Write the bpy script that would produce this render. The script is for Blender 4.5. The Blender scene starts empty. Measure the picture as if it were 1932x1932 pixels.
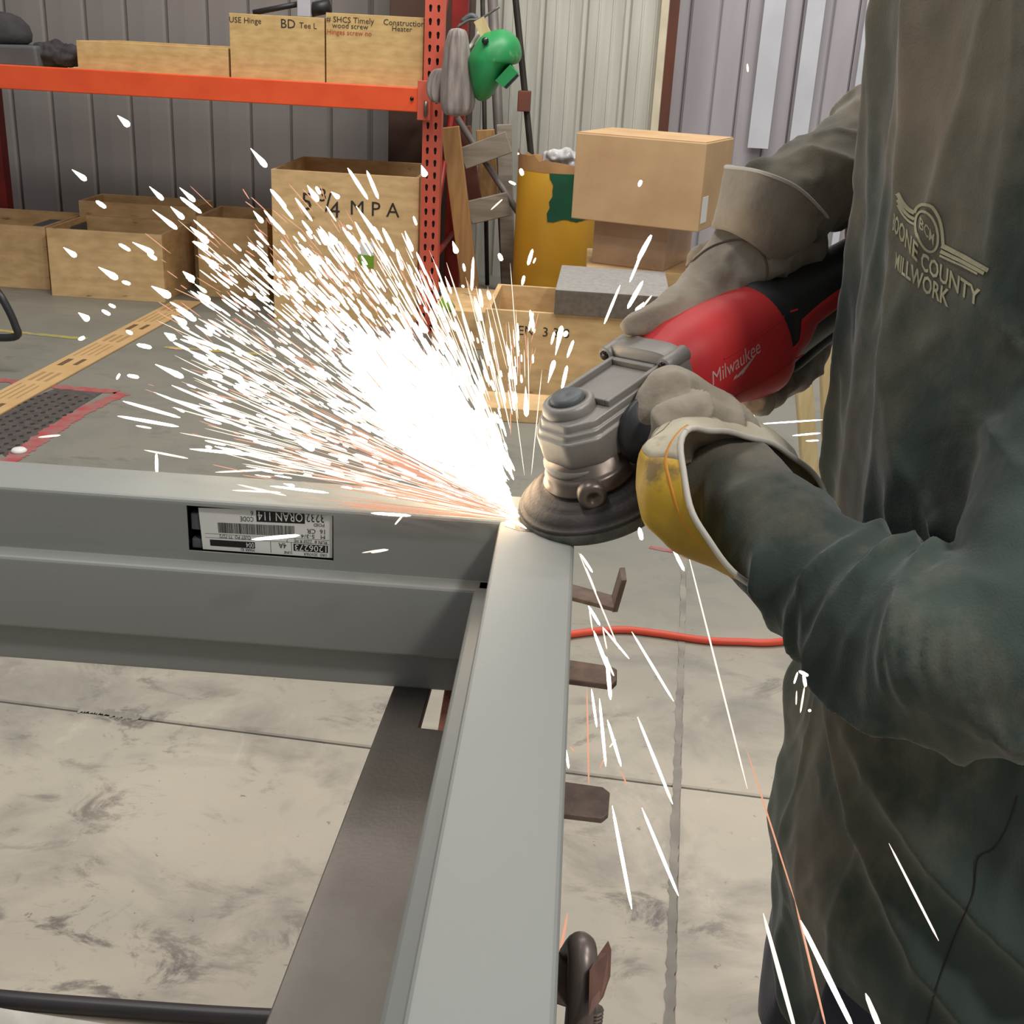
import bpy, bmesh, math, random
import numpy as np
from mathutils import Vector, Matrix, noise
from mathutils.bvhtree import BVHTree
random.seed(7); rng = np.random.default_rng(7)
S = bpy.context.scene; COL = S.collection
# ---------------------------------------------------------------- camera
F = 2251.0; W = 1932
CAM = np.array([0.0, 0.0, 1.25])
Yw = np.array([153, 886, -F]); Yw /= np.linalg.norm(Yw)
Zw = np.array([306, 5664, F]); Zw -= Zw.dot(Yw)*Yw; Zw /= np.linalg.norm(Zw)
Xw = np.cross(Yw, Zw)
M = np.array([Xw, Yw, Zw])                     # camera axes -> world
cam_d = bpy.data.cameras.new('camera'); cam = bpy.data.objects.new('camera', cam_d); COL.objects.link(cam)
cam_d.sensor_width = 36; cam_d.lens = 36*F/W; cam_d.clip_start = .02; cam_d.clip_end = 60
mw = Matrix([list(M[0])+[CAM[0]], list(M[1])+[CAM[1]], list(M[2])+[CAM[2]], [0, 0, 0, 1]]); cam.matrix_world = mw
S.camera = cam
# ---------------------------------------------------------------- world, lamps, exposure
w = bpy.data.worlds.new('world'); S.world = w; w.use_nodes = True
w.node_tree.nodes['Background'].inputs[0].default_value = (.93, .95, 1, 1)
w.node_tree.nodes['Background'].inputs[1].default_value = .30
S.view_settings.view_transform = 'Standard'; S.view_settings.look = 'None'
S.view_settings.exposure = 0; S.view_settings.gamma = 1; S.view_settings.use_curve_mapping = False
def lamp(name, loc, target, size, power, color=(1, .98, .94)):
    d = bpy.data.lights.new(name, 'AREA'); d.shape = 'RECTANGLE'; d.size, d.size_y = size; d.energy = power; d.color = color
    o = bpy.data.objects.new(name, d); COL.objects.link(o); o.location = loc
    o.rotation_euler = (Vector(target)-Vector(loc)).to_track_quat('-Z', 'Y').to_euler(); return o
lamp('high_bay_lamp', (1.9, .6, 4.3), (0, .9, .9), (.45, .45), 42)
lamp('high_bay_lamp', (1.9, -1.2, 4.25), (0, .6, .9), (.4, .4), 66)
lamp('high_bay_lamp', (-1.6, 1.3, 4.6), (-1.2, 1.4, 0), (1.4, .6), 42)
lamp('high_bay_lamp', (-.6, 3.6, 4.7), (-.8, 6.2, .5), (2.2, .6), 105)
lamp('high_bay_lamp', (1.2, 4.6, 4.7), (.8, 7, .6), (1.6, .6), 110)
pd = bpy.data.lights.new('spark_light', 'POINT'); pd.energy = .6; pd.color = (1, .72, .45); pd.shadow_soft_size = .035

# ---------------------------------------------------------------- helpers
def ray(x, y): return M @ np.array([x-966, 966-y, -F])/F
def P(x, y, z): return Vector(CAM + ray(x, y)*z)
def pl(x, y, ax, v):
    d = ray(x, y); return Vector(CAM + d*(v-CAM[ax])/d[ax])
def link(o, parent=None):
    COL.objects.link(o)
    if parent: o.parent = parent
    return o
def tag(o, label=None, cat=None, group=None, kind=None):
    if label: o['label'] = label
    if cat: o['category'] = cat
    if group: o['group'] = group
    if kind: o['kind'] = kind
    return o
def empty(name, loc=(0, 0, 0), **k):
    o = bpy.data.objects.new(name, None); o.location = loc; o.empty_display_size = .05; link(o); bpy.context.view_layer.update(); return tag(o, **k)
def mesh(name, V, Fc, mat=None, parent=None, smooth=False, world=True):
    """verts are in world space; if a parent is given they are moved to its frame"""
    me = bpy.data.meshes.new(name); V = [Vector(v) for v in V]
    if parent is not None and world:
        bpy.context.view_layer.update(); inv = parent.matrix_world.inverted(); V = [inv @ v for v in V]
    me.from_pydata([tuple(v) for v in V], [], Fc); me.update()
    if mat: me.materials.append(mat)
    if smooth: me.polygons.foreach_set('use_smooth', [True]*len(me.polygons))
    o = bpy.data.objects.new(name, me); return link(o, parent)
def frommesh(name, bm, mat, parent=None, smooth=False, world=True):
    V = [v.co.copy() for v in bm.verts]; bm.verts.index_update()
    Fc = [[v.index for v in f.verts] for f in bm.faces]; bm.free()
    return mesh(name, V, Fc, mat, parent, smooth, world)
def box_vf(c0, c1):
    (x0, y0, z0), (x1, y1, z1) = c0, c1
    V = [(x, y, z) for x in (x0, x1) for y in (y0, y1) for z in (z0, z1)]
    Fc = [(0, 1, 3, 2), (4, 6, 7, 5), (0, 4, 5, 1), (2, 3, 7, 6), (0, 2, 6, 4), (1, 5, 7, 3)]
    return V, Fc
def bevel(o, wd=.002, seg=2, ang=35):
    m = o.modifiers.new('bevel', 'BEVEL'); m.width = wd; m.segments = seg; m.limit_method = 'ANGLE'; m.angle_limit = math.radians(ang)
    return o
def box(name, c0, c1, mat, parent=None, bv=0, mtx=None):
    V, Fc = box_vf(c0, c1)
    if mtx is not None: V = [mtx @ Vector(v) for v in V]
    o = mesh(name, V, Fc, mat, parent)
    if bv: bevel(o, bv)
    return o
def join_vf(parts):
    V, Fc = [], []
    for v, f in parts:
        n = len(V); V += list(v); Fc += [tuple(i+n for i in q) for q in f]
    return V, Fc
def frame_basis(d):
    d = Vector(d).normalized(); a = Vector((0, 0, 1)) if abs(d.z) < .9 else Vector((1, 0, 0))
    u = d.cross(a).normalized(); return u, u.cross(d).normalized()
def catmull(pts, n):
    """pts: list of tuples (any length); returns smooth resampling"""
    A = np.array(pts, float); A = np.vstack([2*A[0]-A[1], A, 2*A[-1]-A[-2]]); out = []
    for i in range(1, len(A)-2):
        for k in range(n):
            t = k/n; p0, p1, p2, p3 = A[i-1], A[i], A[i+1], A[i+2]
            out.append(.5*((2*p1)+(-p0+p2)*t+(2*p0-5*p1+4*p2-p3)*t*t+(-p0+3*p1-3*p2+p3)*t**3))
    out.append(A[-2]); return np.array(out)
def tube_vf(path, r, seg=10, cap=True, flat=1.0, up=None):
    """round tube along path; r scalar or list"""
    path = [Vector(p) for p in path]; n = len(path)
    rs = [r]*n if not hasattr(r, '__len__') else list(r)
    V, Fc = [], []
    t0 = (path[1]-path[0]).normalized()
    if up is None: u, v = frame_basis(t0)
    else:
        v = Vector(up); u = t0.cross(v).normalized(); v = u.cross(t0).normalized()*-1; v = -v
    for i in range(n):
        t = (path[min(i+1, n-1)]-path[max(i-1, 0)]).normalized()
        u = (u-t*u.dot(t)).normalized(); v = t.cross(u).normalized()
        for k in range(seg):
            a = 2*math.pi*k/seg
            V.append(path[i]+u*math.cos(a)*rs[i]+v*math.sin(a)*rs[i]*flat)
    for i in range(n-1):
        for k in range(seg):
            a, b = i*seg+k, i*seg+(k+1) % seg; Fc.append((a, b, b+seg, a+seg))
    if cap: Fc += [tuple(range(seg))[::-1], tuple(range((n-1)*seg, n*seg))]
    return V, Fc
def tube(name, path, r, mat, parent=None, seg=10, **k):
    V, Fc = tube_vf(path, r, seg, **k); return mesh(name, V, Fc, mat, parent, True)
def smoothpath(px, n=6): return [Vector(p) for p in catmull([tuple(p) for p in px], n)]
def revolve_vf(prof, seg=48, O=(0, 0, 0), ax=(Vector((1, 0, 0)), Vector((0, 1, 0)), Vector((0, 0, 1)))):
    V, Fc = [], []; O = Vector(O)
    for r, z in prof:
        for k in range(seg):
            a = 2*math.pi*k/seg; V.append(O+ax[0]*r*math.cos(a)+ax[1]*r*math.sin(a)+ax[2]*z)
    for i in range(len(prof)-1):
        for k in range(seg):
            a, b = i*seg+k, i*seg+(k+1) % seg; Fc.append((a, b, b+seg, a+seg))
    Fc += [tuple(range(seg))[::-1], tuple(range((len(prof)-1)*seg, len(prof)*seg))]
    return V, Fc
def evaluated(o, name, mat, parent):
    bpy.context.view_layer.update(); dg = bpy.context.evaluated_depsgraph_get()
    me = bpy.data.meshes.new_from_object(o.evaluated_get(dg)); me.materials.clear(); me.materials.append(mat)
    V = np.empty(len(me.vertices)*3); me.vertices.foreach_get('co', V); V = V.reshape(-1, 3)
    n = bpy.data.objects.new(name, me); link(n)
    old = o.data; bpy.data.objects.remove(o); bpy.data.meshes.remove(old)
    if parent:
        inv = parent.matrix_world.inverted(); me.transform(inv); n.parent = parent
    me.polygons.foreach_set('use_smooth', [True]*len(me.polygons)); me.update()
    return n
def remeshed(name, parts, voxel, mat, parent, smooth=6):
    V, Fc = join_vf(parts); o = mesh('tmp', V, Fc)
    m = o.modifiers.new('r', 'REMESH'); m.mode = 'VOXEL'; m.voxel_size = voxel
    m = o.modifiers.new('s', 'SMOOTH'); m.iterations = smooth; m.factor = .5
    return evaluated(o, name, mat, None)
def displace(o, fn):
    me = o.data; n = len(me.vertices); co = np.empty(n*3); no = np.empty(n*3)
    me.vertices.foreach_get('co', co); me.vertices.foreach_get('normal', no)
    co = co.reshape(-1, 3); no = no.reshape(-1, 3)
    d = fn(co, no); co += no*d[:, None]; me.vertices.foreach_set('co', co.ravel()); me.update()
def vnoise(co, sc, off=0.0):
    return np.array([noise.noise(Vector((p[0]*sc[0]+off, p[1]*sc[1]+off, p[2]*sc[2]-off))) for p in co])
def setparent(o, parent):
    bpy.context.view_layer.update(); o.data.transform(parent.matrix_world.inverted()); o.parent = parent
def text_vf(s, size=1.0, shear=0.0, align='CENTER', ext=0.0, bold=0.0, res=3):
    c = bpy.data.curves.new('t', 'FONT'); c.body = s; c.size = size; c.shear = shear; c.align_x = align; c.align_y = 'CENTER'
    c.extrude = ext; c.offset = bold; c.resolution_u = res
    o = bpy.data.objects.new('t', c); link(o); bpy.context.view_layer.update()
    me = bpy.data.meshes.new_from_object(o.evaluated_get(bpy.context.evaluated_depsgraph_get()))
    V = [v.co.copy() for v in me.vertices]; Fc = [tuple(p.vertices) for p in me.polygons]
    bpy.data.objects.remove(o); bpy.data.curves.remove(c); bpy.data.meshes.remove(me); return V, Fc
def place_vf(vf, O, U, Vv, Nn=None):
    """2-D shape to a plane: O origin, U x axis, Vv y axis (scaled)"""
    O, U, Vv = Vector(O), Vector(U), Vector(Vv); Nn = Vector(Nn) if Nn is not None else U.cross(Vv).normalized()
    return [O+U*v[0]+Vv*v[1]+Nn*v[2] for v in vf[0]], vf[1]
# ---------------------------------------------------------------- materials
def lin(c): return tuple(((x/255)/12.92 if x/255 <= .04045 else ((x/255+.055)/1.055)**2.4) for x in c)+(1,)
def mat(name, c1, c2=None, rough=.6, metal=0.0, scale=8, stretch=(1, 1, 1), bump=0.0, bscale=60, detail=6, c3=None, spots=.62, spotscale=5, coat=0, sheen=0, contrast=(.35, .65), bstretch=None, bdist=.002):
    m = bpy.data.materials.new(name); m.use_nodes = True; nt = m.node_tree; N = nt.nodes; L = nt.links; b = N['Principled BSDF']
    b.inputs['Roughness'].default_value = rough; b.inputs['Metallic'].default_value = metal
    if coat: b.inputs['Coat Weight'].default_value = coat
    if sheen: b.inputs['Sheen Weight'].default_value = sheen; b.inputs['Sheen Roughness'].default_value = .4
    c1 = lin(c1); c2 = lin(c2) if c2 else c1
    tc = N.new('ShaderNodeTexCoord'); mp = N.new('ShaderNodeMapping'); mp.inputs['Scale'].default_value = stretch; L.new(tc.outputs['Object'], mp.inputs[0])
    nz = N.new('ShaderNodeTexNoise'); nz.inputs['Scale'].default_value = scale; nz.inputs['Detail'].default_value = detail; L.new(mp.outputs[0], nz.inputs[0])
    mr = N.new('ShaderNodeMapRange'); mr.inputs[1].default_value, mr.inputs[2].default_value = contrast; L.new(nz.outputs[0], mr.inputs[0])
    mx = N.new('ShaderNodeMix'); mx.data_type = 'RGBA'; mx.inputs[6].default_value = c1; mx.inputs[7].default_value = c2; L.new(mr.outputs[0], mx.inputs[0])
    out = mx.outputs[2]
    if c3:
        n2 = N.new('ShaderNodeTexNoise'); n2.inputs['Scale'].default_value = spotscale; n2.inputs['Detail'].default_value = 8; n2.inputs['Roughness'].default_value = .65; L.new(mp.outputs[0], n2.inputs[0])
        m2 = N.new('ShaderNodeMapRange'); m2.inputs[1].default_value = spots; m2.inputs[2].default_value = spots+(.24 if name == 'green_knit' else .1); L.new(n2.outputs[0], m2.inputs[0])
        mx2 = N.new('ShaderNodeMix'); mx2.data_type = 'RGBA'; mx2.inputs[7].default_value = lin(c3); L.new(out, mx2.inputs[6]); L.new(m2.outputs[0], mx2.inputs[0]); out = mx2.outputs[2]
    L.new(out, b.inputs['Base Color'])
    if bump:
        n3 = N.new('ShaderNodeTexNoise'); n3.inputs['Scale'].default_value = bscale; n3.inputs['Detail'].default_value = 5
        if bstretch:
            mp2 = N.new('ShaderNodeMapping'); mp2.inputs['Scale'].default_value = bstretch; L.new(tc.outputs['Object'], mp2.inputs[0]); L.new(mp2.outputs[0], n3.inputs[0])
        else: L.new(mp.outputs[0], n3.inputs[0])
        bp = N.new('ShaderNodeBump'); bp.inputs['Strength'].default_value = bump; bp.inputs['Distance'].default_value = bdist; L.new(n3.outputs[0], bp.inputs['Height']); L.new(bp.outputs[0], b.inputs['Normal'])
    return m
def emit(name, col, strength):
    m = bpy.data.materials.new(name); m.use_nodes = True; b = m.node_tree.nodes['Principled BSDF']
    b.inputs['Base Color'].default_value = (.02, .01, .01, 1); b.inputs['Emission Color'].default_value = (*col, 1); b.inputs['Emission Strength'].default_value = strength
    try: m.cycles.emission_sampling = 'NONE'
    except Exception: pass
    return m
MT = dict(
    floor=mat('concrete_floor', (196, 188, 172), (150, 145, 133), .55, 0, 1.6, (1, 1, 1), .12, 90, 9, c3=(112, 104, 97), spots=.575, spotscale=2.6, contrast=(.38, .68)),
    joint=mat('joint_filler', (92, 90, 86), (70, 68, 66), .8),
    wallg=mat('grey_wall_sheet', (146, 139, 135), (134, 128, 124), .55, .1, 3, (1, 1, .2)),
    walll=mat('pale_wall_sheet', (196, 194, 182), (176, 174, 163), .5, .1, 4, (4, 1, .3), c3=(205, 205, 198), spots=.6),
    wallp=mat('mauve_grey_sheet', (178, 171, 174), (164, 157, 160), .5, .1, 3, (2, 1, .3)),
    strip=mat('pale_strip', (205, 206, 210), (192, 192, 196), .4, 0, 3),
    cream=mat('cream_trim', (214, 202, 176), (198, 186, 160), .5),
    rust=mat('rust_streaked_column', (120, 66, 48), (92, 62, 54), .7, 0, 6, (1, 1, .3)),
    brown=mat('brown_column', (92, 66, 54), (74, 54, 46), .7, 0, 3),
    orange=mat('orange_rack_paint', (236, 92, 46), (226, 82, 40), .4, 0, 7),
    orange2=mat('faded_orange_rack_paint', (214, 98, 76), (198, 84, 64), .45, 0, 9, c3=(150, 60, 44), spots=.66),
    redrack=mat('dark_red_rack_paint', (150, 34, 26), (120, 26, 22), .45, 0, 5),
    hole=mat('dark_hole', (26, 16, 14)),
    ply=mat('plywood', (212, 180, 122), (192, 158, 102), .7, 0, 14, (1, 1, 3), .1, 120, c3=(168, 132, 84), spots=.66, spotscale=16),
    ply2=mat('aged_plywood', (226, 190, 136), (202, 166, 116), .7, 0, 10, (1, 1, 3), .1, 120, c3=(134, 100, 66), spots=.62, spotscale=9),
    plye=mat('plywood_edge', (222, 196, 150), (196, 166, 120), .7, 0, 30),
    marker=mat('marker_ink', (46, 40, 34)), redink=mat('red_marker_ink', (176, 70, 40)),
    card=mat('cardboard', (204, 168, 124), (190, 152, 110), .75, 0, 5, (1, 1, 1), .05, 200),
    card2=mat('taped_cardboard', (186, 152, 118), (170, 136, 104), .35, 0, 6, (1, 1, 1), .5, 18, bdist=.01),
    steel=mat('grey_primer_steel', (146, 147, 142), (138, 139, 135), .5, .05, 3, (1, 1, 1), .04, 500, contrast=(.3, .7)),
    ground=mat('ground_bare_steel', (176, 168, 160), (120, 112, 108), .3, .8, 30, (3, 1, 1), .2, 120, contrast=(.4, .6)),
    mill=mat('mill_scale_steel', (122, 116, 108), (98, 91, 85), .5, .4, 7, (1, 1, 1), .15, 260, c3=(104, 84, 70), spots=.67, spotscale=22),
    rusty=mat('rusty_plate', (126, 108, 98), (104, 88, 80), .7, .2, 60, (1, 1, 1), .3, 300, c3=(60, 44, 38), spots=.66, spotscale=60),
    brick=mat('rust_red_block', (214, 148, 126), (196, 130, 110), .8, 0, 80, (1, 1, 1), .6, 300, c3=(96, 60, 50), spots=.63, spotscale=70),
    white=mat('label_paper', (232, 230, 224), (226, 224, 216), .6), black=mat('label_black', (22, 20, 20), None, .5),
    dark=mat('dark_cavity', (38, 38, 38), None, .8), grey=mat('grey_plastic', (92, 96, 98), (80, 84, 86), .5),
    alu=mat('cast_aluminium', (150, 145, 138), (132, 127, 121), .5, .4, 14, (1, 1, 1), .12, 380, contrast=(.3, .7)),
    red=mat('red_tool_plastic', (212, 50, 52), (190, 42, 46), .55, 0, 9, c3=(140, 24, 28), spots=.72, spotscale=30),
    blackp=mat('black_rubber', (46, 46, 48), (36, 36, 38), .45, 0, 12, (1, 1, 1), .1, 300),
    silver=mat('silver_print', (214, 176, 172), None, .4), tooltext=mat('tool_lettering', (222, 170, 168), None, .5),
    disc=mat('flap_disc_brown', (60, 50, 46), (48, 41, 38), .55, .1, 12, (1, 1, 1), .2, 300), rim=mat('abrasive_rim', (96, 96, 88), (70, 72, 66), .8, 0, 90, (1, 1, 1), .4, 500),
    collar=mat('shiny_collar', (128, 114, 105), (96, 86, 79), .36, .6, 8), screw=mat('dark_screw', (50, 44, 42), None, .3, .8),
    leather=mat('grey_leather', (172, 160, 142), (138, 126, 110), .75, 0, 13, (1, 1, 1), .5, 130, c3=(112, 97, 83), spots=.57, spotscale=13, sheen=.2),
    leatherl=mat('pale_leather', (204, 194, 170), (180, 170, 146), .7, 0, 18, (1, 1, 1), .3, 140, c3=(150, 138, 116), spots=.64, spotscale=20, sheen=.2),
    yellow=mat('yellow_leather', (196, 156, 38), (160, 126, 44), .65, 0, 14, (1, 1, 1), .25, 90, c3=(122, 98, 54), spots=.56, spotscale=24),
    piping=mat('white_piping', (214, 208, 196), (196, 188, 176), .6), stitch=mat('stitching', (110, 96, 78)),
    orangeedge=mat('orange_edge', (216, 146, 30), (200, 128, 30), .6),
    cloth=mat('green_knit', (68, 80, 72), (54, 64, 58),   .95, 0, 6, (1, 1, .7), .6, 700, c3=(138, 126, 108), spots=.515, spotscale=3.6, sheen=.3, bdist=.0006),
    navy=mat('navy_denim', (40, 44, 62), (30, 32, 46), .85, 0, 20, (1, 1, 1), .3, 500, sheen=.2),
    logo=mat('pale_print', (196, 190, 158), (176, 170, 138), .8, 0, 90),
    skin=mat('skin', (196, 146, 120), (184, 132, 108), .5), hair=mat('hair', (60, 44, 34), None, .7),
    cord=mat('orange_cord', (220, 82, 56), (206, 72, 48), .45), hose=mat('black_hose', (60, 54, 56), (48, 44, 46), .4),
    tape=mat('pale_board', (206, 202, 190), (180, 176, 164), .5, 0, 20),
    redpaint=mat('worn_red_paint', (176, 70, 74), (150, 112, 104), .7, 0, 20), yelpaint=mat('worn_yellow_paint', (186, 170, 70), (150, 144, 110), .7, 0, 14),
    stain=mat('joint_stain_dirt', (126, 119, 110), (150, 143, 131), .7, 0, 12),
    pipe=mat('worn_pipe', (120, 106, 98), (84, 78, 74), .35, .4, 20, (1, 1, .3)), jaw=mat('brown_jaw', (124, 88, 76), (96, 70, 62), .6, .2, 40),
    grate=mat('grate_steel', (112, 106, 102), (92, 88, 84), .5, .4, 40), cardp=mat('printed_cardboard', (208, 172, 120), (198, 160, 108), .75, 0, 6),
    print_=mat('faint_print', (176, 140, 96)), printd=mat('dark_print', (112, 86, 58)),
    green=mat('green_hood_shell', (40, 150, 82), (36, 134, 74), .45, 0, 5, c3=(116, 158, 108), spots=.6, spotscale=14), lens=mat('dark_lens', (36, 40, 38), None, .2),
    greyw=mat('grey_gloves_leather', (168, 156, 148), (118, 108, 104), .8, 0, 10, (3, 3, .6), .4, 60),
    yellowd=mat('yellow_fibre_drum', (208, 158, 44), (196, 146, 38), .55, 0, 4, (1, 1, .4)), greend=mat('green_spray_paint', (20, 92, 62), (18, 78, 54), .6),
    kraft=mat('kraft_rim', (196, 154, 104), (176, 134, 88), .8), plastic=mat('clear_plastic_film', (206, 204, 204), (150, 146, 146), .2),
    lumber=mat('lumber', (180, 138, 88), (158, 118, 74), .7, 0, 8, (6, 6, .6)), lumberg=mat('weathered_lumber', (152, 142, 128), (130, 120, 106), .75, 0, 8, (.6, 6, 6)),
    pole=mat('dark_steel_pole', (74, 68, 62), (60, 56, 50), .45, .5), greypole=mat('grey_steel_pole', (120, 112, 106), (104, 96, 92), .5, .3),
    slab=mat('grey_foam_slab', (160, 156, 150), (146, 142, 136), .85, 0, 60, (1, 1, 1), .2, 300), slabd=mat('grey_fibre_board', (118, 106, 94), (104, 92, 80), .9, 0, 50),
    bin=mat('grey_bin_plastic', (92, 92, 94), (84, 84, 86), .5), dkcloth=mat('dark_cloth', (66, 62, 62), (50, 46, 48), .9, 0, 10, (1, 1, 1), .5, 30, bdist=.01),
    leaf=mat('green_leaf_vinyl', (120, 160, 40), None, .5), palew=mat('pale_softwood', (224, 200, 150), (206, 180, 130), .6, 0, 8, (6, 6, 1)),
    spark=emit('white_hot_spark', (1, .93, .76), 5.0), sparko=emit('orange_spark', (1, .46, .28), .85), sparkw=emit('bright_spark', (1, .84, .66), 1.5))

# ---------------------------------------------------------------- floor
def floor_material(m):
    nt = m.node_tree; N = nt.nodes; L = nt.links; b = N['Principled BSDF']
    for n in list(N):
        if n != b and n.type != 'OUTPUT_MATERIAL': N.remove(n)
    geo = N.new('ShaderNodeNewGeometry'); sep = N.new('ShaderNodeSeparateXYZ'); L.new(geo.outputs['Position'], sep.inputs[0])
    def mapping(sc, rot=0):
        mp = N.new('ShaderNodeMapping'); mp.inputs['Scale'].default_value = sc; mp.inputs['Rotation'].default_value = (0, 0, rot); L.new(geo.outputs['Position'], mp.inputs[0]); return mp.outputs[0]
    def nz(vec, scale, detail=8, rough=.6, dist=0):
        n = N.new('ShaderNodeTexNoise'); n.inputs['Scale'].default_value = scale; n.inputs['Detail'].default_value = detail; n.inputs['Roughness'].default_value = rough; n.inputs['Distortion'].default_value = dist; L.new(vec, n.inputs[0]); return n.outputs[0]
    def rng_(v, a, b_, c=0, d=1):
        n = N.new('ShaderNodeMapRange'); n.inputs[1].default_value, n.inputs[2].default_value, n.inputs[3].default_value, n.inputs[4].default_value = a, b_, c, d; L.new(v, n.inputs[0]); return n.outputs[0]
    def mix(f, a, b_, mode='MIX'):
        n = N.new('ShaderNodeMix'); n.data_type = 'RGBA'; n.blend_type = mode
        for i, v in ((0, f), (6, a), (7, b_)):
            if hasattr(v, 'links') or hasattr(v, 'is_linked'): L.new(v, n.inputs[i])
            else: n.inputs[i].default_value = v
        return n.outputs[2]
    def math_(op, a, b_):
        n = N.new('ShaderNodeMath'); n.operation = op
        for i, v in ((0, a), (1, b_)):
            if hasattr(v, 'is_linked'): L.new(v, n.inputs[i])
            else: n.inputs[i].default_value = v
        return n.outputs[0]
    base = mix(rng_(nz(mapping((1, 1, 1)), 1.3, 5), .35, .65), lin((196, 184, 165)), lin((174, 166, 150)))
    base = mix(rng_(nz(mapping((1, 1.3, 1), .35), 3.0, 9, .65, .5), .48, .68, 0, .75), base, lin((128, 123, 116)))
    sc1 = nz(mapping((1.5, 2.3, 1), -.7), 4.5, 12, .74, .7)          # scuffs
    msk = rng_(nz(mapping((1, 1, 1)), 1.9, 3), .46, .62)
    base = mix(math_('MULTIPLY', rng_(sc1, .53, .62), math_('MULTIPLY', msk, .8)), base, lin((96, 88, 84)))
    base = mix(rng_(nz(mapping((2.2, 1.2, 1), .25), 6.0, 10, .7, .4), .60, .70, 0, .5), base, lin((206, 198, 180)))
    base = mix(rng_(nz(mapping((1, 1, 1)), 38, 4, .7), .66, .72, 0, .8), base, lin((100, 94, 88)))
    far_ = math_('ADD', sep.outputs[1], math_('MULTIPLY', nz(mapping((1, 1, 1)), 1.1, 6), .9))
    base = mix(rng_(far_, 2.2, 3.3, 0, .8), base, lin((116, 117, 108)))   # greyer further in: light falloff put into the floor colour
    L.new(base, b.inputs['Base Color']); b.inputs['Roughness'].default_value = .5
    bp = N.new('ShaderNodeBump'); bp.inputs['Strength'].default_value = .15; bp.inputs['Distance'].default_value = .002; L.new(nz(mapping((1, 1, 1)), 90, 6), bp.inputs['Height']); L.new(bp.outputs[0], b.inputs['Normal'])
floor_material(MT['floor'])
def chest_dust_and_light(m):  # extra dust tone on the chest, with warm spark light painted into it
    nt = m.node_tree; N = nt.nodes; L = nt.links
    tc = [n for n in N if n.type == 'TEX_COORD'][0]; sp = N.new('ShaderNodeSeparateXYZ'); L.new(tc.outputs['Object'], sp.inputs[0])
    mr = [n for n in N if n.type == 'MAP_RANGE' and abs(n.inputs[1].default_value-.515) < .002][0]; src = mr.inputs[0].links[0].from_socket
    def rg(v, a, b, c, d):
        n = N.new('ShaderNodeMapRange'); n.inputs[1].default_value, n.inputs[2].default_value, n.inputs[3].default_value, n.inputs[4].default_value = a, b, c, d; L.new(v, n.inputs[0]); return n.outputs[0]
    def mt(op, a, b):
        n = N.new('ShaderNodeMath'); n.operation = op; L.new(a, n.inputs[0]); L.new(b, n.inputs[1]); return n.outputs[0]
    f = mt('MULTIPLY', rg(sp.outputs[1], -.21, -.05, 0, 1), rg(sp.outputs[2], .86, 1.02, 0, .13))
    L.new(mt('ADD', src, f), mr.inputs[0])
chest_dust_and_light(MT['cloth'])
def seg_line(a, b): return Vector(a), (Vector(b)-Vector(a)).normalized()
fl = empty('floor', (0, 3, 0), kind='structure')
ja, jb = pl(0, 1322, 2, 0), pl(700, 1410, 2, 0); jc, jd = pl(1290, 1080, 2, 0), pl(1265, 1930, 2, 0)
def isect(p, d, q, e):
    k = ((q.x-p.x)*e.y-(q.y-p.y)*e.x)/(d.x*e.y-d.y*e.x); return p+d*k
d1 = (jb-ja).normalized(); d2 = (jd-jc).normalized(); X0 = isect(ja, d1, jc, d2)
g = .0035
n1 = Vector((-d1.y, d1.x, 0)); n2 = Vector((-d2.y, d2.x, 0))
if n1.y < 0: n1 = -n1
if n2.x < 0: n2 = -n2
dd1 = d1 if d1.x > 0 else -d1; dd2 = d2 if d2.y > 0 else -d2
for sx in (-1, 1):
    for sy in (-1, 1):
        c = X0+dd1*g*sx+dd2*g*sy; A = c+dd1*sx*9; B = c+dd2*sy*11; D = A+(B-c)
        q = [c, A, D, B] if sx*sy > 0 else [c, B, D, A]
        V = [Vector((p.x, p.y, 0)) for p in q]+[Vector((p.x, p.y, -.1)) for p in q]
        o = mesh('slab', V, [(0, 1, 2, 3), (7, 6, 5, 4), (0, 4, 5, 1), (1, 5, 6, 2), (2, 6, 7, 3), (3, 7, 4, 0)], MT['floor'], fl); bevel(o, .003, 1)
box('joint_filler', (-9, -9, -.12), (9, 12, -.005), MT['joint'], fl)
def floor_strip(name, pts, wd, m, z=.0012, parent=fl, jag=.25):
    pts = smoothpath([pl(x, y, 2, 0) for x, y in pts], 18); V = []; Fc = []
    for i, p in enumerate(pts):
        t = (pts[min(i+1, len(pts)-1)]-pts[max(i-1, 0)]).normalized(); nn = Vector((-t.y, t.x, 0))
        a = wd/2*(1+random.uniform(-jag, jag)); b = wd/2*(1+random.uniform(-jag, jag))
        V += [p+nn*a+Vector((0, 0, z)), p-nn*b+Vector((0, 0, z))]
    for i in range(len(pts)-1): Fc.append((2*i, 2*i+1, 2*i+3, 2*i+2))
    o = mesh(name, V, Fc, m, parent); return o
floor_strip('painted_line', [(14, 872), (60, 840), (110, 805), (160, 775), (232, 742)], .06, MT['redpaint'], .0012)
floor_strip('painted_line', [(-10, 716), (110, 730), (222, 740)], .045, MT['redpaint'], .0012)
floor_strip('painted_line', [(-20, 622), (60, 630), (165, 640)], .035, MT['yelpaint'])
floor_strip('painted_line', [(310, 655), (420, 663), (520, 670)], .035, MT['yelpaint'])
floor_strip('chalk_mark', [(1225, 1033), (1265, 1040), (1290, 1043)], .018, MT['redpaint'])
floor_strip('joint_stain', [(1292, 1000), (1288, 1150), (1283, 1300), (1278, 1450), (1272, 1600), (1268, 1750), (1262, 1940)], .014, MT['stain'], jag=.3)
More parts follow.
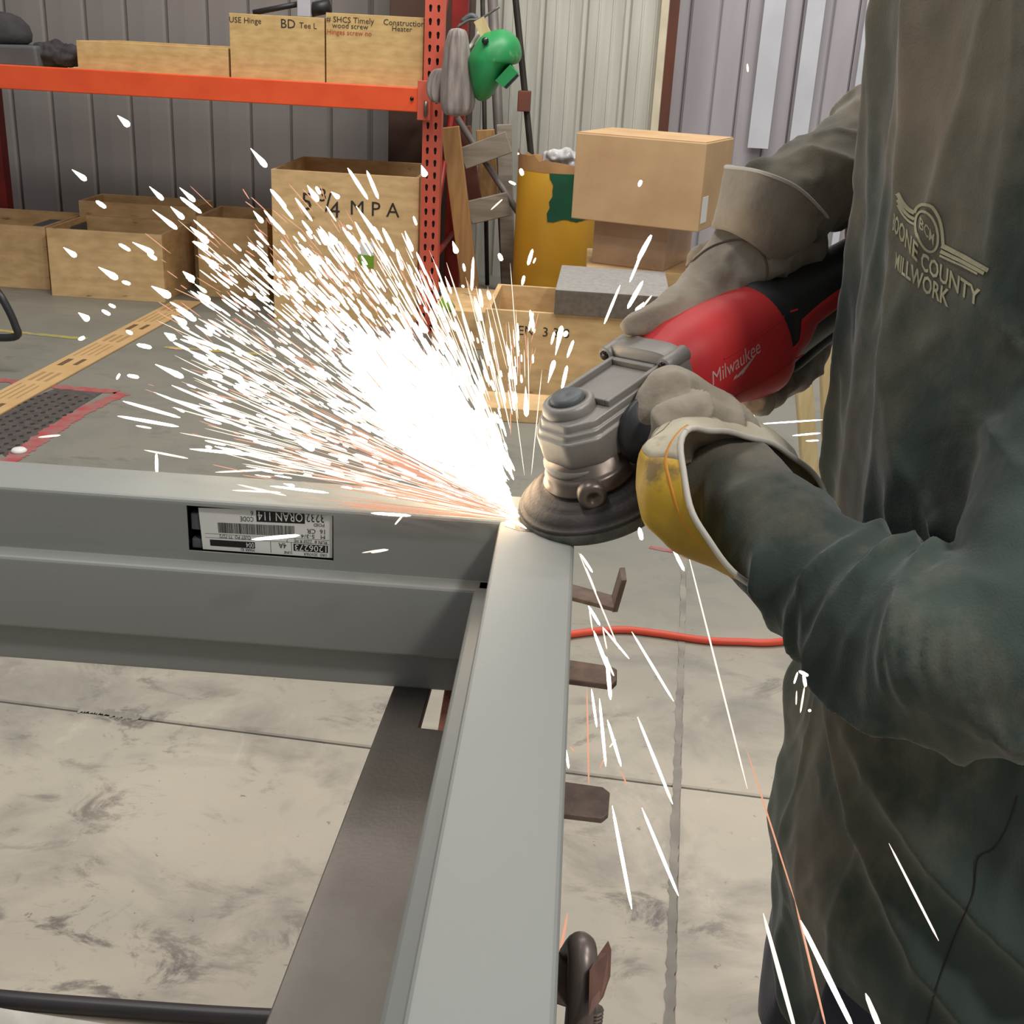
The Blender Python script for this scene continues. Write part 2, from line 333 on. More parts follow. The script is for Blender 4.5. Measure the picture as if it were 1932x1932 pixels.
floor_strip('joint_stain', [(150, 1339), (190, 1343), (240, 1352), (262, 1357)], .02, MT['stain'], jag=.6)
# tread plate let into the floor
q = [pl(-60, 800, 2, 0), pl(105, 733, 2, 0), pl(195, 741, 2, 0), pl(150, 768, 2, 0), pl(100, 800, 2, 0), pl(10, 862, 2, 0), pl(-140, 880, 2, 0)]
mesh('tread_plate', [p+Vector((0, 0, .001)) for p in q], [tuple(range(6))], MT['grate'], fl)
def inside(p, poly):
    c = False
    for i in range(len(poly)):
        a, b = poly[i], poly[i-1]
        if (a.y > p.y) != (b.y > p.y) and p.x < (b.x-a.x)*(p.y-a.y)/(b.y-a.y)+a.x: c = not c
    return c
V, Fc = [], []
c0 = pl(105, 745, 2, 0); u = (pl(-60, 820, 2, 0)-c0).normalized(); v = Vector((-u.y, u.x, 0)); v = -v if v.x < 0 else v
for i in range(40):
    for j in range(-30, 40):
        p = c0+u*i*.04+v*(j*.04-.0)
        if not inside(p, q): continue
        s_ = .008; p = p+Vector((0, 0, .0015))
        n0 = len(V); V += [p+u*s_*1.5, p+v*s_, p-u*s_*1.5, p-v*s_, p+Vector((0, 0, .003))]; Fc += [(n0, n0+1, n0+4), (n0+1, n0+2, n0+4), (n0+2, n0+3, n0+4), (n0+3, n0, n0+4)]
tr = mesh('tread_lugs', V, Fc, MT['dark'], fl); tr['kind'] = 'stuff'
# ---------------------------------------------------------------- walls
wb = empty('wall_back', (0, 6.75, 0), kind='structure')
def panel_vf(w_, h, rib=.02, flat=False):
    prof = [(0, 0), (rib, 0), (rib+.012, -.022), (w_*.36, -.022), (w_*.37, -.027), (w_*.41, -.027), (w_*.42, -.022), (w_*.68, -.022), (w_*.69, -.027), (w_*.73, -.027), (w_*.74, -.022), (w_-.012, -.022), (w_, 0)]
    if flat: prof = [(0, 0), (.007, .012), (.014, 0), (.02, -.012), (w_*.5, -.016), (w_-.012, -.012), (w_, 0)]
    V = [(x, y, z) for z in (0, h) for x, y in prof]; n = len(prof)
    return V, [(i, i+1, i+1+n, i+n) for i in range(n-1)]
def panels(name, x0, n, w_, y, h, m, parent, flat=False):
    V, Fc = panel_vf(w_, h, flat=flat); me = bpy.data.meshes.new(name); me.from_pydata(V, [], Fc); me.materials.append(m)
    for i in range(n):
        o = bpy.data.objects.new(name, me); link(o, parent); o.location = (x0+i*w_, y-6.75, 0)
panels('wall_panel', -5.6+.01, 21, .2205, 6.75, 4.2, MT['wallg'], wb, True)
panels('wall_panel', -.95, 6, .222, 6.75, 4.2, MT['walll'], wb)
box('backing_sheet', (-5.8, 6.76, 0), (.36, 6.8, 4.2), MT['wallg'], wb)
box('steel_column', (-1.03, 6.45, 0), (-.62, 6.72, 4.2), MT['brown'], wb, .004)
box('trim_1', (.335, 6.66, 0), (.375, 6.8, 4.2), MT['cream'], None, .003)['kind'] = 'structure'
wr = empty('wall_right', (1.5, 7.5, 0), kind='structure')
box('column', (.36, 7.2, 0), (.40, 7.4, 4.2), MT['wallp'], wr); box('rusty_column', (.40, 7.3, 0), (.47, 7.5, 4.2), MT['rust'], wr)
x = .42
for i, wd in enumerate([.13, .17, .15, .17, .15, .17, .15, .16, .14, .16, .15, .17, .15, .17]+[.15, .17]*8):
    off = 0 if i % 2 else .018
    V = [(x, 7.5+off, 0), (x+.012, 7.5-.012+off, 0), (x+wd-.012, 7.5-.012+off, 0), (x+wd, 7.5+off, 0)]; V += [(a, b, 4.2) for a, b, c in V]
    mesh('wall_panel', V, [(i_, i_+1, i_+5, i_+4) for i_ in range(3)], MT['wallp'], wr); x += wd
box('backing_sheet', (.4, 7.56, 0), (5.1, 7.6, 4.2), MT['wallp'], wr)
for x0, x1, zb in ((.95, 1.07, .72), (1.19, 1.29, 0), (1.52, 1.56, 0)):  # sunlit rib faces of the wall, their light put into raised pale strips
    box('pale_strip', (x0, 7.40, zb), (x1, 7.425, 4.2), MT['strip'], wr)

# ---------------------------------------------------------------- pallet rack
rack = empty('pallet_rack', (-.65, 5.25, 0), label='orange steel pallet rack holding plywood crates along the metal wall', cat='storage rack')
RX0, RX1 = -.693, -.614
def post_vf(x0, x1, y, z1, pitch=.0508):
    V, Fc = [], []
    def q(*p): n = len(V); V.extend(p); Fc.append(tuple(range(n, n+len(p))))
    w_ = (x1-x0)/2
    for col in (0, 1):
        xa = x0+col*w_; xc = xa+w_/2+(.003 if col == 0 else -.003); z = 0
        while z < z1-.001:
            zc = z+pitch/2
            o8 = [(xa, z), (xa+w_/2, z), (xa+w_, z), (xa+w_, zc), (xa+w_, z+pitch), (xa+w_/2, z+pitch), (xa, z+pitch), (xa, zc)]
            h8 = [(xc-.004, zc-.012), (xc, zc-.014), (xc+.004, zc-.012), (xc+.0065, zc+.006), (xc+.005, zc+.012), (xc, zc+.015), (xc-.005, zc+.012), (xc-.0065, zc+.006)]
            for k in range(8):
                a, b = o8[k], o8[(k+1) % 8]; c, d = h8[(k+1) % 8], h8[k]
                q((a[0], y, a[1]), (b[0], y, b[1]), (c[0], y, c[1]), (d[0], y, d[1]))
            z += pitch
    q((x0, y, 0), (x0, y, z1), (x0, y+.07, z1), (x0, y+.07, 0)); q((x1, y, 0), (x1, y+.07, 0), (x1, y+.07, z1), (x1, y, z1))
    return V, Fc
V, Fc = post_vf(RX0, RX1, 5.25, 3.2); mesh('post', V, Fc, MT['orange2'], rack)
box('post_inside', (RX0+.003, 5.262, 0), (RX1-.003, 5.30, 3.2), MT['hole'], rack)
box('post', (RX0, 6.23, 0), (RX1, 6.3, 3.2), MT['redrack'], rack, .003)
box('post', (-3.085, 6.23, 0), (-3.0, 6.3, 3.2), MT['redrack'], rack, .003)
V, Fc = post_vf(-3.10, -3.02, 5.25, 3.2); mesh('post', V, Fc, MT['orange2'], rack)
zt = pl(798, 166, 1, 5.24).z; zb = pl(795, 212, 1, 5.24).z
for y0, y1 in ((5.225, 5.27), (6.24, 6.28)):
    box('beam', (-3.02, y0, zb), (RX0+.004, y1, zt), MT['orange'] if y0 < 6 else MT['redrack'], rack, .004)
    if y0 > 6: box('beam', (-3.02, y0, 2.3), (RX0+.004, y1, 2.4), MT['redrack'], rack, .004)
box('beam_connector', (RX0-.02, 5.218, zb-.03), (RX0+.035, 5.226, zt+.03), MT['orange2'], rack, .002)
box('shelf_deck', (-3.02, 5.26, zt-.035), (RX0, 6.25, zt-.012), MT['ply2'], rack)
for z0, z1 in ((.3, 1.1), (1.1, 1.9), (1.9, 2.7)):
    tube('brace', [(-.655, 5.3, z0), (-.655, 6.24, z1)], .014, MT['redrack'], rack, 8)
    tube('brace', [(-.655, 5.3, z0), (-.655, 6.24, z0)], .014, MT['redrack'], rack, 8)
pz = pl(803, 205, 1, 5.21)
tube('safety_pin', [pz+Vector((0, 0, .03)), pz+Vector((0, 0, -.03))], .008, MT['collar'], rack, 10)
tube('bolt', [pl(777, 186, 1, 5.226), pl(777, 186, 1, 5.218)], .008, MT['screw'], rack, 10)
# ---------------------------------------------------------------- crates
def crate(name, c0, c1, th, m, yaw=0, loc=None, label='', group=None, lid=False, text=None, cat='crate', inner=None):
    """c0,c1 local corners relative to the front left bottom corner"""
    o = empty(name, loc, label=label, cat=cat, group=group); o.rotation_euler = (0, 0, yaw); bpy.context.view_layer.update()
    mtx = o.matrix_world; (x0, y0, z0), (x1, y1, z1) = c0, c1
    for a, b in (((x0, y0, z0), (x1, y0+th, z1)), ((x0, y1-th, z0), (x1, y1, z1)), ((x0, y0+th, z0), (x0+th, y1-th, z1)), ((x1-th, y0+th, z0), (x1, y1-th, z1))):
        box('side_panel', a, b, m, o, .0015, mtx)
    box('bottom', (x0+th, y0+th, z0), (x1-th, y1-th, z0+th), m, o, 0, mtx)
    if lid: box('lid', (x0, y0, z1), (x1, y1, z1+th), m, o, .0015, mtx)
    for (s, x, z, size, mm) in (text or []):
        vf = text_vf(s, size, res=2, bold=0); V, Fc = place_vf(vf, mtx @ Vector((x, y0-.0015, z)), mtx.to_3x3() @ Vector((1, 0, 0)), mtx.to_3x3() @ Vector((0, 0, 1)))
        mesh('handwriting', V, Fc, mm, o)['kind'] = 'stuff'
    return o
def crate_px(name, pa, pb, y, ztop, zbot, depth, label, m='ply', text=None, **k):
    """front face left/right pixel columns on plane y"""
    A = pl(*pa, 1, y); B = pl(*pb, 1, y); wd = B.x-A.x
    return crate(name, (0, 0, 0), (wd, depth, ztop-zbot), .016, MT[m], 0, (A.x, y, zbot), label, text=[(s, x*wd, z*(ztop-zbot), sz, MT[mm]) for s, x, z, sz, mm in (text or [])], **k)
yS = 5.29; zs = zt-.012+.0005
g1 = 'plywood crates on the orange shelf'

crate_px('plywood_crate', (146, 110), (431, 120), yS, pl(290, 84, 1, yS).z, zs, .5, 'low wide plywood crate left of the two taller crates on the rack shelf', group=g1)
crate_px('plywood_crate', (433, 60), (612, 60), yS, pl(520, 29, 1, yS).z, zs, .5, 'middle plywood crate on the rack shelf marked with black writing', group=g1,
         text=[('USE Hinge', .17, .9, .032, 'marker'), ('BD', .62, .88, .05, 'marker'), ('Tee L', .83, .87, .032, 'marker')])
crate_px('plywood_crate', (615, 60), (799, 60), yS, pl(700, 28, 1, yS).z, zs, .5, 'plywood crate against the orange post with black and red writing', group=g1,
         text=[('# SHCS Timely', .25, .91, .032, 'marker'), ('wood screw', .25, .83, .03, 'marker'), ('Hinges screw no', .24, .74, .028, 'redink'), ('Construction', .8, .91, .032, 'marker'), ('Heater', .78, .83, .03, 'marker')])
yM = 5.30
crate_px('plywood_crate', (513, 400), (790, 400), yM, pl(650, 327, 1, yM).z, 0, .62, 'big open plywood crate marked 5 3/4 under the shelf beside the post', m='ply2',
         text=[('5', .24, .80, .11, 'marker'), ('3', .35, .85, .08, 'marker'), ('/', .385, .80, .12, 'marker'), ('4', .43, .76, .10, 'marker'), ('M P A', .70, .78, .088, 'marker')])
mp_ = COL.objects['plywood_crate.003']; a_, b_ = pl(676, 456, 1, 5.299), pl(705, 506, 1, 5.299); m_ = (a_.z+b_.z)/2
box('sticker', (a_.x, 5.297, m_), (b_.x, 5.2995, a_.z), MT['white'], mp_)['label'] = 'white half of the sticker'; box('sticker', (a_.x, 5.297, b_.z), (b_.x, 5.2995, m_), MT['leaf'], mp_)['label'] = 'lime half of the sticker'
z0_ = pl(200, 560, 2, 0)
crate_px('plywood_crate', (-260, 470), (88, 470), 5.64, pl(60, 427, 1, 5.64).z, 0, .5, 'plywood crate on the floor at the left frame edge with grey metal inside', m='ply2')
crate_px('plywood_crate', (93, 500), (308, 500), 5.52, pl(200, 437, 1, 5.52).z, 0, .45, 'front plywood crate on the floor beside the printed cardboard strip', m='ply2')
crate_px('plywood_crate', (372, 450), (505, 450), 5.72, pl(440, 412, 1, 5.72).z, 0, .4, 'narrow open plywood crate between the front crate and the marked crate', m='ply2')
crate_px('plywood_crate', (148, 380), (368, 380), 6.0, pl(260, 385, 1, 6.0).z, 0, .3, 'plywood crate against the wall behind the front floor crate', m='ply2')
# grey steel channel lying in left crate
a = pl(70, 388, 1, 5.82); b = pl(150, 396, 1, 5.82)
zc = pl(60, 427, 1, 5.64).z
ch = box('steel_bracket', (a.x, 5.75, .02), (b.x-.02, 5.95, zc-.01), MT['grey'], None, .006); tag(ch, 'grey steel bracket standing in the left floor crate', 'bracket')
# shelf odds at top left
def shelf_item(name, pts, y0, y1, m, label, cat):
    lo = [pl(*p, 1, y0) for p in pts]; n = len(lo); base = min(v.z for v in lo); sh = zs-base+.0005
    V = [v+Vector((0, 0, sh)) for v in lo]; V += [Vector((v.x, y1, v.z)) for v in V]
    o = mesh(name, V, [tuple(range(n))[::-1], tuple(range(n, 2*n))]+[(i, (i+1) % n, (i+1) % n+n, i+n) for i in range(n)], m); bevel(o, .012, 3); tag(o, label, cat); return o
shelf_item('storage_bin', [(-30, 120), (72, 125), (66, 83), (-30, 80)], 5.32, 5.8, MT['bin'], 'grey plastic bin at the left end of the orange shelf', 'bin')
V, Fc = revolve_vf([(.0, 0), (.10, 0), (.13, .02), (.135, .05), (.125, .085), (.09, .12), (.05, .135), (0, .14)], 20, (pl(10, 60, 1, 5.6).x, 5.55, zs+.165)); o = mesh('cloth_bundle', V, Fc, MT['dkcloth'], smooth=True); o.location.z -= .085; tag(o, 'dark grey round bundle on top of the grey bin', 'bundle')
rag = []
for (x_, y_, r) in ((85, 110, .06), (105, 100, .065), (125, 112, .06), (138, 105, .05), (100, 122, .045), (120, 124, .04)):
    c = pl(x_, y_, 1, 5.42); c.z = max(c.z, zs+r*.9)
    rag.append(revolve_vf([(r*math.sin(a), -r*math.cos(a)*.8) for a in np.linspace(.1, 3.04, 9)], 12, c))
o = remeshed('plastic_bag', rag, .008, MT['dkcloth'], None, 3); displace(o, lambda co, no: vnoise(co, (30, 30, 30))*.018+vnoise(co, (70, 70, 70))*.006); tag(o, 'crumpled dark plastic bag between the grey bin and the low crate', 'bag')
# tools lying behind crates
c = pl(540, 22, 1, 5.6)
tl = empty('power_tool', c, label='black power tool lying on the middle shelf crate', cat='tool')
tc_ = pl(520, 29, 1, yS).z
tube('barrel', [pl(478, 24, 1, 5.5), pl(572, 6, 1, 5.5)], .012, MT['blackp'], tl); box('body', (pl(565, 0, 1, 5.5).x, 5.45, tc_+.0), (pl(590, 0, 1, 5.5).x, 5.55, tc_+.10), MT['strip'], tl, .004)
tube('handle', [(pl(585, 0, 1, 5.5).x, 5.5, tc_+.03), (pl(622, 0, 1, 5.5).x, 5.5, tc_+.05)], .03, MT['blackp'], tl)

# ---------------------------------------------------------------- things between rack and drum
# hanging gloves
def drape(name, stations, y, m, label, cat, thick=.05, seg=28, folds=5, amp=.006):
    """cloth hung from a hook; stations: (xl, xr, py)"""
    V, Fc = [], []
    for i, (xl, xr, py) in enumerate(stations):
        A = pl(xl, py, 1, y); B = pl(xr, py, 1, y); c = (A+B)/2; a = (B-A).length/2
        for k in range(seg):
            t = 2*math.pi*k/seg; rr = 1+amp/a*math.cos(folds*2*t+i*.3)*1.5
            V.append(c+Vector((a*math.cos(t)*rr, thick*math.sin(t)*rr, 0)))
    n = len(stations)
    for i in range(n-1):
        for k in range(seg):
            a_, b_ = i*seg+k, i*seg+(k+1) % seg; Fc.append((a_, b_, b_+seg, a_+seg))
    Fc += [tuple(range(seg))[::-1], tuple(range((n-1)*seg, n*seg))]
    o = mesh(name, V, Fc, m, smooth=True); md = o.modifiers.new('s', 'SUBSURF'); md.levels = md.render_levels = 1
    if label: tag(o, label, cat)
    return o
drape('welding_glove', [(852, 876, 52), (845, 882, 65), (838, 886, 100), (833, 891, 140), (831, 896, 175), (832, 897, 205), (838, 880, 220)], 5.08, MT['greyw'], 'grey leather welding glove hanging on the rack post below the steel clamps', 'glove')
drape('welding_glove', [(822, 845, 128), (812, 848, 140), (804, 846, 160), (806, 842, 180), (815, 838, 196)], 5.14, MT['greyw'], 'small dusty leather glove end peeking out left of the hanging glove', 'glove', .03)
hk = empty('hanging_clamp', pl(880, 45, 1, 5.2), label='small steel clamp and wire the gloves hang from on the rack', cat='clamp')
tube('wire', smoothpath([pl(862, 52, 1, 5.12), pl(885, 38, 1, 5.12), pl(905, 36, 1, 5.12), pl(942, 13, 1, 5.12)], 5), .005, MT['greypole'], hk)
tube('jaw', smoothpath([pl(872, 42, 1, 5.15), pl(890, 30, 1, 5.15), pl(902, 42, 1, 5.15)], 5), .013, MT['grey'], hk)
tube('bar', [pl(868, 48, 1, 5.17), pl(868, 48, 1, 5.26)], .008, MT['grey'], hk)
o = box('tag', (0, 0, 0), (.045, .004, .075), MT['palew'], None); o.matrix_world = Matrix.Translation(pl(897, 48, 1, 5.10)) @ Matrix.Rotation(-.5, 4, 'Y') @ Matrix.Translation((-.0, 0, -.06)); o.name = 'paper_tag'; tag(o, 'cream paper tag between the hanging gloves and green hood', 'tag')
# green welding hood
hc = pl(930, 118, 1, 5.1)
hood = empty('welding_hood', hc, label='green welding hood hanging beside the orange rack post', cat='welding helmet')
prof = catmull([(915, 62), (950, 55), (975, 72), (983, 100), (978, 118), (962, 125), (948, 140), (940, 160), (922, 186), (903, 190), (893, 175), (886, 140), (884, 110), (893, 90), (905, 72)], 4)
ctr = pl(930, 115, 1, 5.1); outl = [pl(p[0], p[1], 1, 5.1) for p in prof]
V, Fc = [], []; n = len(outl)
for lay, (sc, dy) in enumerate([(.93, .11), (1, .05), (1, 0), (.93, -.05), (.75, -.09), (.5, -.115), (.2, -.125)]):
    V += [ctr+(p-ctr)*sc+Vector((0, dy, 0)) for p in outl]
for i in range(6):
    for k in range(n): a_, b_ = i*n+k, i*n+(k+1) % n; Fc.append((a_, b_, b_+n, a_+n))
Fc += [tuple(range(6*n, 7*n))]
mesh('shell', V, Fc, MT['green'], hood, True)
lv = [pl(*p, 1, 4.99) for p in ((934, 152), (962, 122), (977, 138), (950, 165))]
mesh('lens_housing', lv+[p+Vector((.0, .09, .0)) for p in lv], [(0, 1, 2, 3), (4, 7, 6, 5), (0, 4, 5, 1), (1, 5, 6, 2), (2, 6, 7, 3), (3, 7, 4, 0)], MT['green'], hood)
lv2 = [pl(*p, 1, 4.987) for p in ((951, 165), (976, 139), (979, 143), (955, 168))]
mesh('lens', lv2+[p+Vector((0, .09, 0)) for p in lv2], [(0, 1, 2, 3), (4, 7, 6, 5), (0, 4, 5, 1), (1, 5, 6, 2), (2, 6, 7, 3), (3, 7, 4, 0)], MT['lens'], hood)
kc = pl(915, 77, 1, 4.98); tube('pivot_knob', [kc, kc+Vector((0, .06, 0))], .013, MT['lens'], hood, 14)
V, Fc = tube_vf(smoothpath([pl(876, 60, 1, 5.16), pl(880, 90, 1, 5.16), pl(890, 84, 1, 5.2), pl(905, 60, 1, 5.2)], 5), .008, 8); mesh('headband', V, Fc, MT['piping'], hood, True)
# poles
o = tube('pole', [pl(969, -40, 1, 6.45), pl(1002, 292, 1, 6.45)+Vector((0, 0, 0))], .017, MT['pole'], None, 10); tag(o, 'thin dark steel pole leaning on the pale wall behind the yellow drum', 'pole')
pd_ = (Vector(pl(1002, 292, 1, 6.45))-Vector(pl(969, -40, 1, 6.45))).normalized()
o.data.clear_geometry(); top = pl(969, -40, 1, 6.45); k = top.z/-pd_.z
V, Fc = tube_vf([top, top+pd_*(k-.01)], .017, 10); o.data.from_pydata([tuple(v) for v in V], [], Fc); o.data.update()
cl = pl(990, 187, 1, 6.42); bk = box('pole_clamp', (cl.x-.035, 6.40, cl.z-.06), (cl.x+.03, 6.47, cl.z+.04), MT['rust'], None, .004); bk.name = 'pole_clamp'; tag(bk, 'rusty clamp fixed halfway up the dark leaning pole', 'clamp')
def lean(name, a, b, y, r, m, label, cat='pole', seg=10):
    A = pl(*a, 1, y); B = pl(*b, 1, y); d = (B-A).normalized(); B = A+d*((A.z-.01)/-d.z) if d.z < -.2 else B
    o = tube(name, [A, B], r, m, None, seg); tag(o, label, cat); return o
lean('pole', (928, -30), (948, 400), 6.3, .026, MT['greypole'], 'thick grey pole standing behind the green hood')
lean('pole', (910, -30), (917, 400), 6.4, .012, MT['pole'], 'thinnest dark rod standing between rack and thick grey pole')
lean('steel_bar', (862, 222), (972, 392), 5.9, .016, MT['greypole'], 'grey steel bar leaning diagonally across the wooden ladder frame', 'bar')
# lumber frame (sawhorse)
sh = empty('wooden_frame', pl(880, 400, 1, 5.9), label='wooden ladder-like frame of boards leaning behind the orange post', cat='wooden frame')
def board(pa, pb, y, wd, th, m, name='board', par=sh):
    A = pl(*pa, 1, y); B = pl(*pb, 1, y); d = (B-A).normalized(); s_ = Vector((0, 1, 0)).cross(d).normalized()*wd/2
    V = [A-s_, A+s_, B+s_, B-s_]; V += [v+Vector((0, th, 0)) for v in V]
    o = mesh(name, V, [(0, 1, 2, 3), (7, 6, 5, 4), (0, 4, 5, 1), (1, 5, 6, 2), (2, 6, 7, 3), (3, 7, 4, 0)], m, par); bevel(o, .003, 1); return o
board((848, 240), (888, 560), 5.75, .085, .04, MT['lumber'])
board((950, 235), (960, 550), 6.0, .07, .04, MT['lumberg'])
board((872, 300), (960, 268), 5.82, .10, .03, MT['lumberg']); board((885, 402), (960, 385), 5.82, .11, .03, MT['lumberg'])
board((868, 240), (896, 420), 5.95, .10, .03, MT['rust'], 'back_board')
board((915, 245), (925, 400), 6.1, .09, .03, MT['lumber'], 'back_board')
# low bench with clutter behind sparks
box('plank_stack', (-.60, 5.0, 0), (-.28, 5.5, .115+.05), MT['ply2'], None, .003); tag(bpy.data.objects['plank_stack'], 'low stack of grey-brown boards at the foot of the orange post', 'board stack')
lf = pl(843, 580, 1, 4.97); o = revolve_vf([(.001, 0), (.035, .01), (.04, .03), (.02, .06), (.001, .075)], 7, (lf.x, 4.93, lf.z-.05)); o = mesh('green_rag', *o, MT['leaf'], smooth=True); tag(o, 'small lime green rag beside the foot of the orange post', 'rag')
o.location.z = .166-(lf.z-.05)
# yellow drum
dc0 = pl(968, 500, 1, 5.7); dc1 = pl(1120, 500, 1, 5.7); dx = (dc0.x+dc1.x)/2; dr = (dc1.x-dc0.x)/2; dz = pl(1040, 298, 1, 5.7-dr*.3).z
dm = empty('fibre_drum', (dx, 5.7, 0), label='tall yellow drum with a green sprayed patch and torn kraft rim', cat='drum')
V, Fc = revolve_vf([(dr*.98, 0), (dr, .01), (dr, dz-.06), (dr*.99, dz-.055)], 40, (dx, 5.7, 0)); mesh('shell', V, Fc[:-1], MT['yellowd'], dm, True)
V, Fc = [], []; seg = 40
for k in range(seg):
    a_ = 2*math.pi*k/seg; h = dz+.02*math.sin(a_*2+1)+.015*random.uniform(-1, 1)
    V += [(dx+dr*1.0*math.cos(a_), 5.7+dr*math.sin(a_), dz-.055), (dx+dr*1.01*math.cos(a_), 5.7+dr*1.01*math.sin(a_), h)]
for k in range(seg): a_, b_ = 2*k, 2*((k+1) % seg); Fc.append((a_, b_, b_+1, a_+1))
mesh('torn_rim', V, Fc, MT['kraft'], dm, True)
V, Fc = [], []; ga, gb = math.radians(-100), math.radians(-5); zt_, zb_ = dz-.055, pl(1060, 415, 1, 5.7-dr).z
for i in range(13):
    a_ = ga+(gb-ga)*i/12
    for j in range(9):
        zz = zb_+(zt_-zb_)*j/8
        if i == 0: a2 = a_+random.uniform(-.04, .08)
        else: a2 = a_
        if j == 0: zz += random.uniform(-.015, .01)
        V.append((dx+(dr+.0015)*math.cos(a2), 5.7+(dr+.0015)*math.sin(a2), zz))
for i in range(12):
    for j in range(8): k = i*9+j; Fc.append((k, k+9, k+10, k+1))
mesh('sprayed_patch', V, Fc, MT['greend'], dm, True)
bag = []
for (x_, y_, r) in ((1045, 298, .05), (1070, 300, .055), (1092, 306, .05), (1060, 312, .04)):
    c = pl(x_, y_, 1, 5.66); bag.append(revolve_vf([(r*math.sin(a), -r*math.cos(a)*.8) for a in np.linspace(.1, 3.04, 9)], 12, c))
o = remeshed('plastic_bag', bag, .008, MT['plastic'], None, 3); displace(o, lambda co, no: vnoise(co, (28, 28, 28))*.03); tag(o, 'crumpled clear plastic bag stuffed in the top of the yellow drum', 'bag')
# cardboard boxes
def cbox(name, x0, x1, y0, y1, z0, z1, m, label, yaw=0, seam=True, dent=0):
    o = empty(name, (x0, y0, z0), label=label, cat='box', ); o.rotation_euler = (0, 0, yaw); bpy.context.view_layer.update(); mt = o.matrix_world
    box('body', (0, 0, 0), (x1-x0, y1-y0, z1-z0), MT[m], o, .004, mt)
    w_, d_, h_ = x1-x0, y1-y0, z1-z0
    box('top_flap', (.004, .004, h_), (w_-.004, d_/2-.002, h_+.004), MT[m], o, .001, mt); box('top_flap', (.004, d_/2+.002, h_), (w_-.004, d_-.004, h_+.004), MT[m], o, .001, mt)
    return o
A = pl(1088, 250, 1, 4.95); B = pl(1335, 262, 1, 4.765); zt1 = A.z; zb1 = pl(1085, 412, 1, 4.95).z; wb_ = (B.x-A.x)/math.cos(.36)
cb = cbox('cardboard_box', A.x, A.x+wb_, 4.95, 5.36, zb1, zt1, 'card', 'large tan cardboard box on top of the stack beside the yellow drum', yaw=-.36)
box('shipping_label', (wb_, .02, .03), (wb_+.0015, .10, .13), MT['white'], cb, 0, cb.matrix_world)
A2 = pl(1119, 450, 1, 5.02); B2 = pl(1257, 450, 1, 4.92); zb2 = pl(1190, 505, 1, 4.96).z; w2_ = (B2.x-A2.x)/math.cos(.36)
b2 = cbox('cardboard_box', A2.x, A2.x+w2_, 5.02, 5.40, zb2, zb1-.005, 'card2', 'plastic-taped carton supporting the large cardboard box', yaw=-.36)
B3 = pl(1345, 450, 1, 4.98)
o = box('pallet_block', (A2.x-.02, 4.90, 0), (B3.x+.06, 5.4, zb2), MT['ply2'], None, .004); tag(o, 'wooden block carrying the stacked cartons', 'block')
# grey slab on crate
z1 = pl(1060, 545, 1, 4.35).z; z2 = pl(1060, 592, 1, 4.35).z; xa = pl(1047, 560, 1, 4.35).x; xb = pl(1262, 580, 1, 4.35).x
cxa = pl(915, 600, 1, 4.36).x
cr = crate('plywood_crate', (0, 0, 0), (xb-cxa+.05, .5, z2-.002), .018, MT['ply2'], -.02, (cxa, 4.36, 0), 'open plywood crate on the floor under the grey slab marked EN 3 3/8', text=[('EN  3 3/8', .22, z2-.075, .05, MT['marker'])])
o = box('insulation_slab', (0, 0, 0), (xb-xa, .52, z1-z2), MT['slab'], None, .003); o.location = (xa, 4.33, z2); o.rotation_euler = (0, 0, -.02); tag(o, 'thick grey slab lying across the open plywood crate', 'slab')
o.data.materials.append(MT['slabd']); o.data.polygons[2].material_index = 1
lb = pl(900, 690, 2, 0)
o = box('plywood_offcut', (-.32, 4.0, 0), (.05, 4.2, .05), MT['ply2'], None, .003); tag(o, 'plywood offcut on the floor in front of the crate under the slab', 'board')
# printed cardboard strip
st = empty('cardboard_strip', pl(150, 690, 2, 0), label='long printed cardboard strip lying diagonally on the floor', cat='cardboard strip')
q0 = [pl(x_, y_, 2, 0) for x_, y_ in ((-150, 825), (340, 560), (372, 578), (-150, 865))]
sa, sb = pl(-150, 843, 2, 0), pl(356, 570, 2, 0); sd = (sb-sa).normalized(); sn = Vector((-sd.y, sd.x, 0)); wd = .135
V = [sa-sn*wd/2, sb-sn*wd/2, sb+sn*wd/2, sa+sn*wd/2]; V = [v+Vector((0, 0, .002)) for v in V]+[v+Vector((0, 0, .007)) for v in V]
mesh('sheet', V, [(3, 2, 1, 0), (4, 5, 6, 7), (0, 1, 5, 4), (1, 2, 6, 5), (2, 3, 7, 6), (3, 0, 4, 7)], MT['cardp'], st)
L_ = (sb-sa).length; vf = []; vf2 = []
def rect2(x0, x1, y0, y1): return [(x0, y0, 0), (x1, y0, 0), (x1, y1, 0), (x0, y1, 0)], [(0, 1, 2, 3)]
for s0 in np.arange(.35, L_-.2, .62):
    vf2.append(rect2(s0, s0+.10, .02, .042)); vf2.append(rect2(s0+.02, s0+.11, -.03, -.012))
    for j in range(4): vf.append(rect2(s0+.15+.01*j, s0+.36-.02*(j % 2), .042-.025*j, .048-.025*j))
    for j in range(3): vf.append(rect2(s0+.40, s0+.52, .03-.03*j, .045-.03*j))
org = sa+Vector((0, 0, .0075))
mesh('printing', *place_vf(join_vf(vf), org, sd, sn), MT['print_'], st)['kind'] = 'stuff'; mesh('printing', *place_vf(join_vf(vf2), org, sd, sn), MT['printd'], st)['kind'] = 'stuff'
vf = [place_vf(text_vf('WARNING', .05, res=1), org+sd*x_+sn*(.02), sd, sn) for x_ in np.arange(.25, L_, .9)]
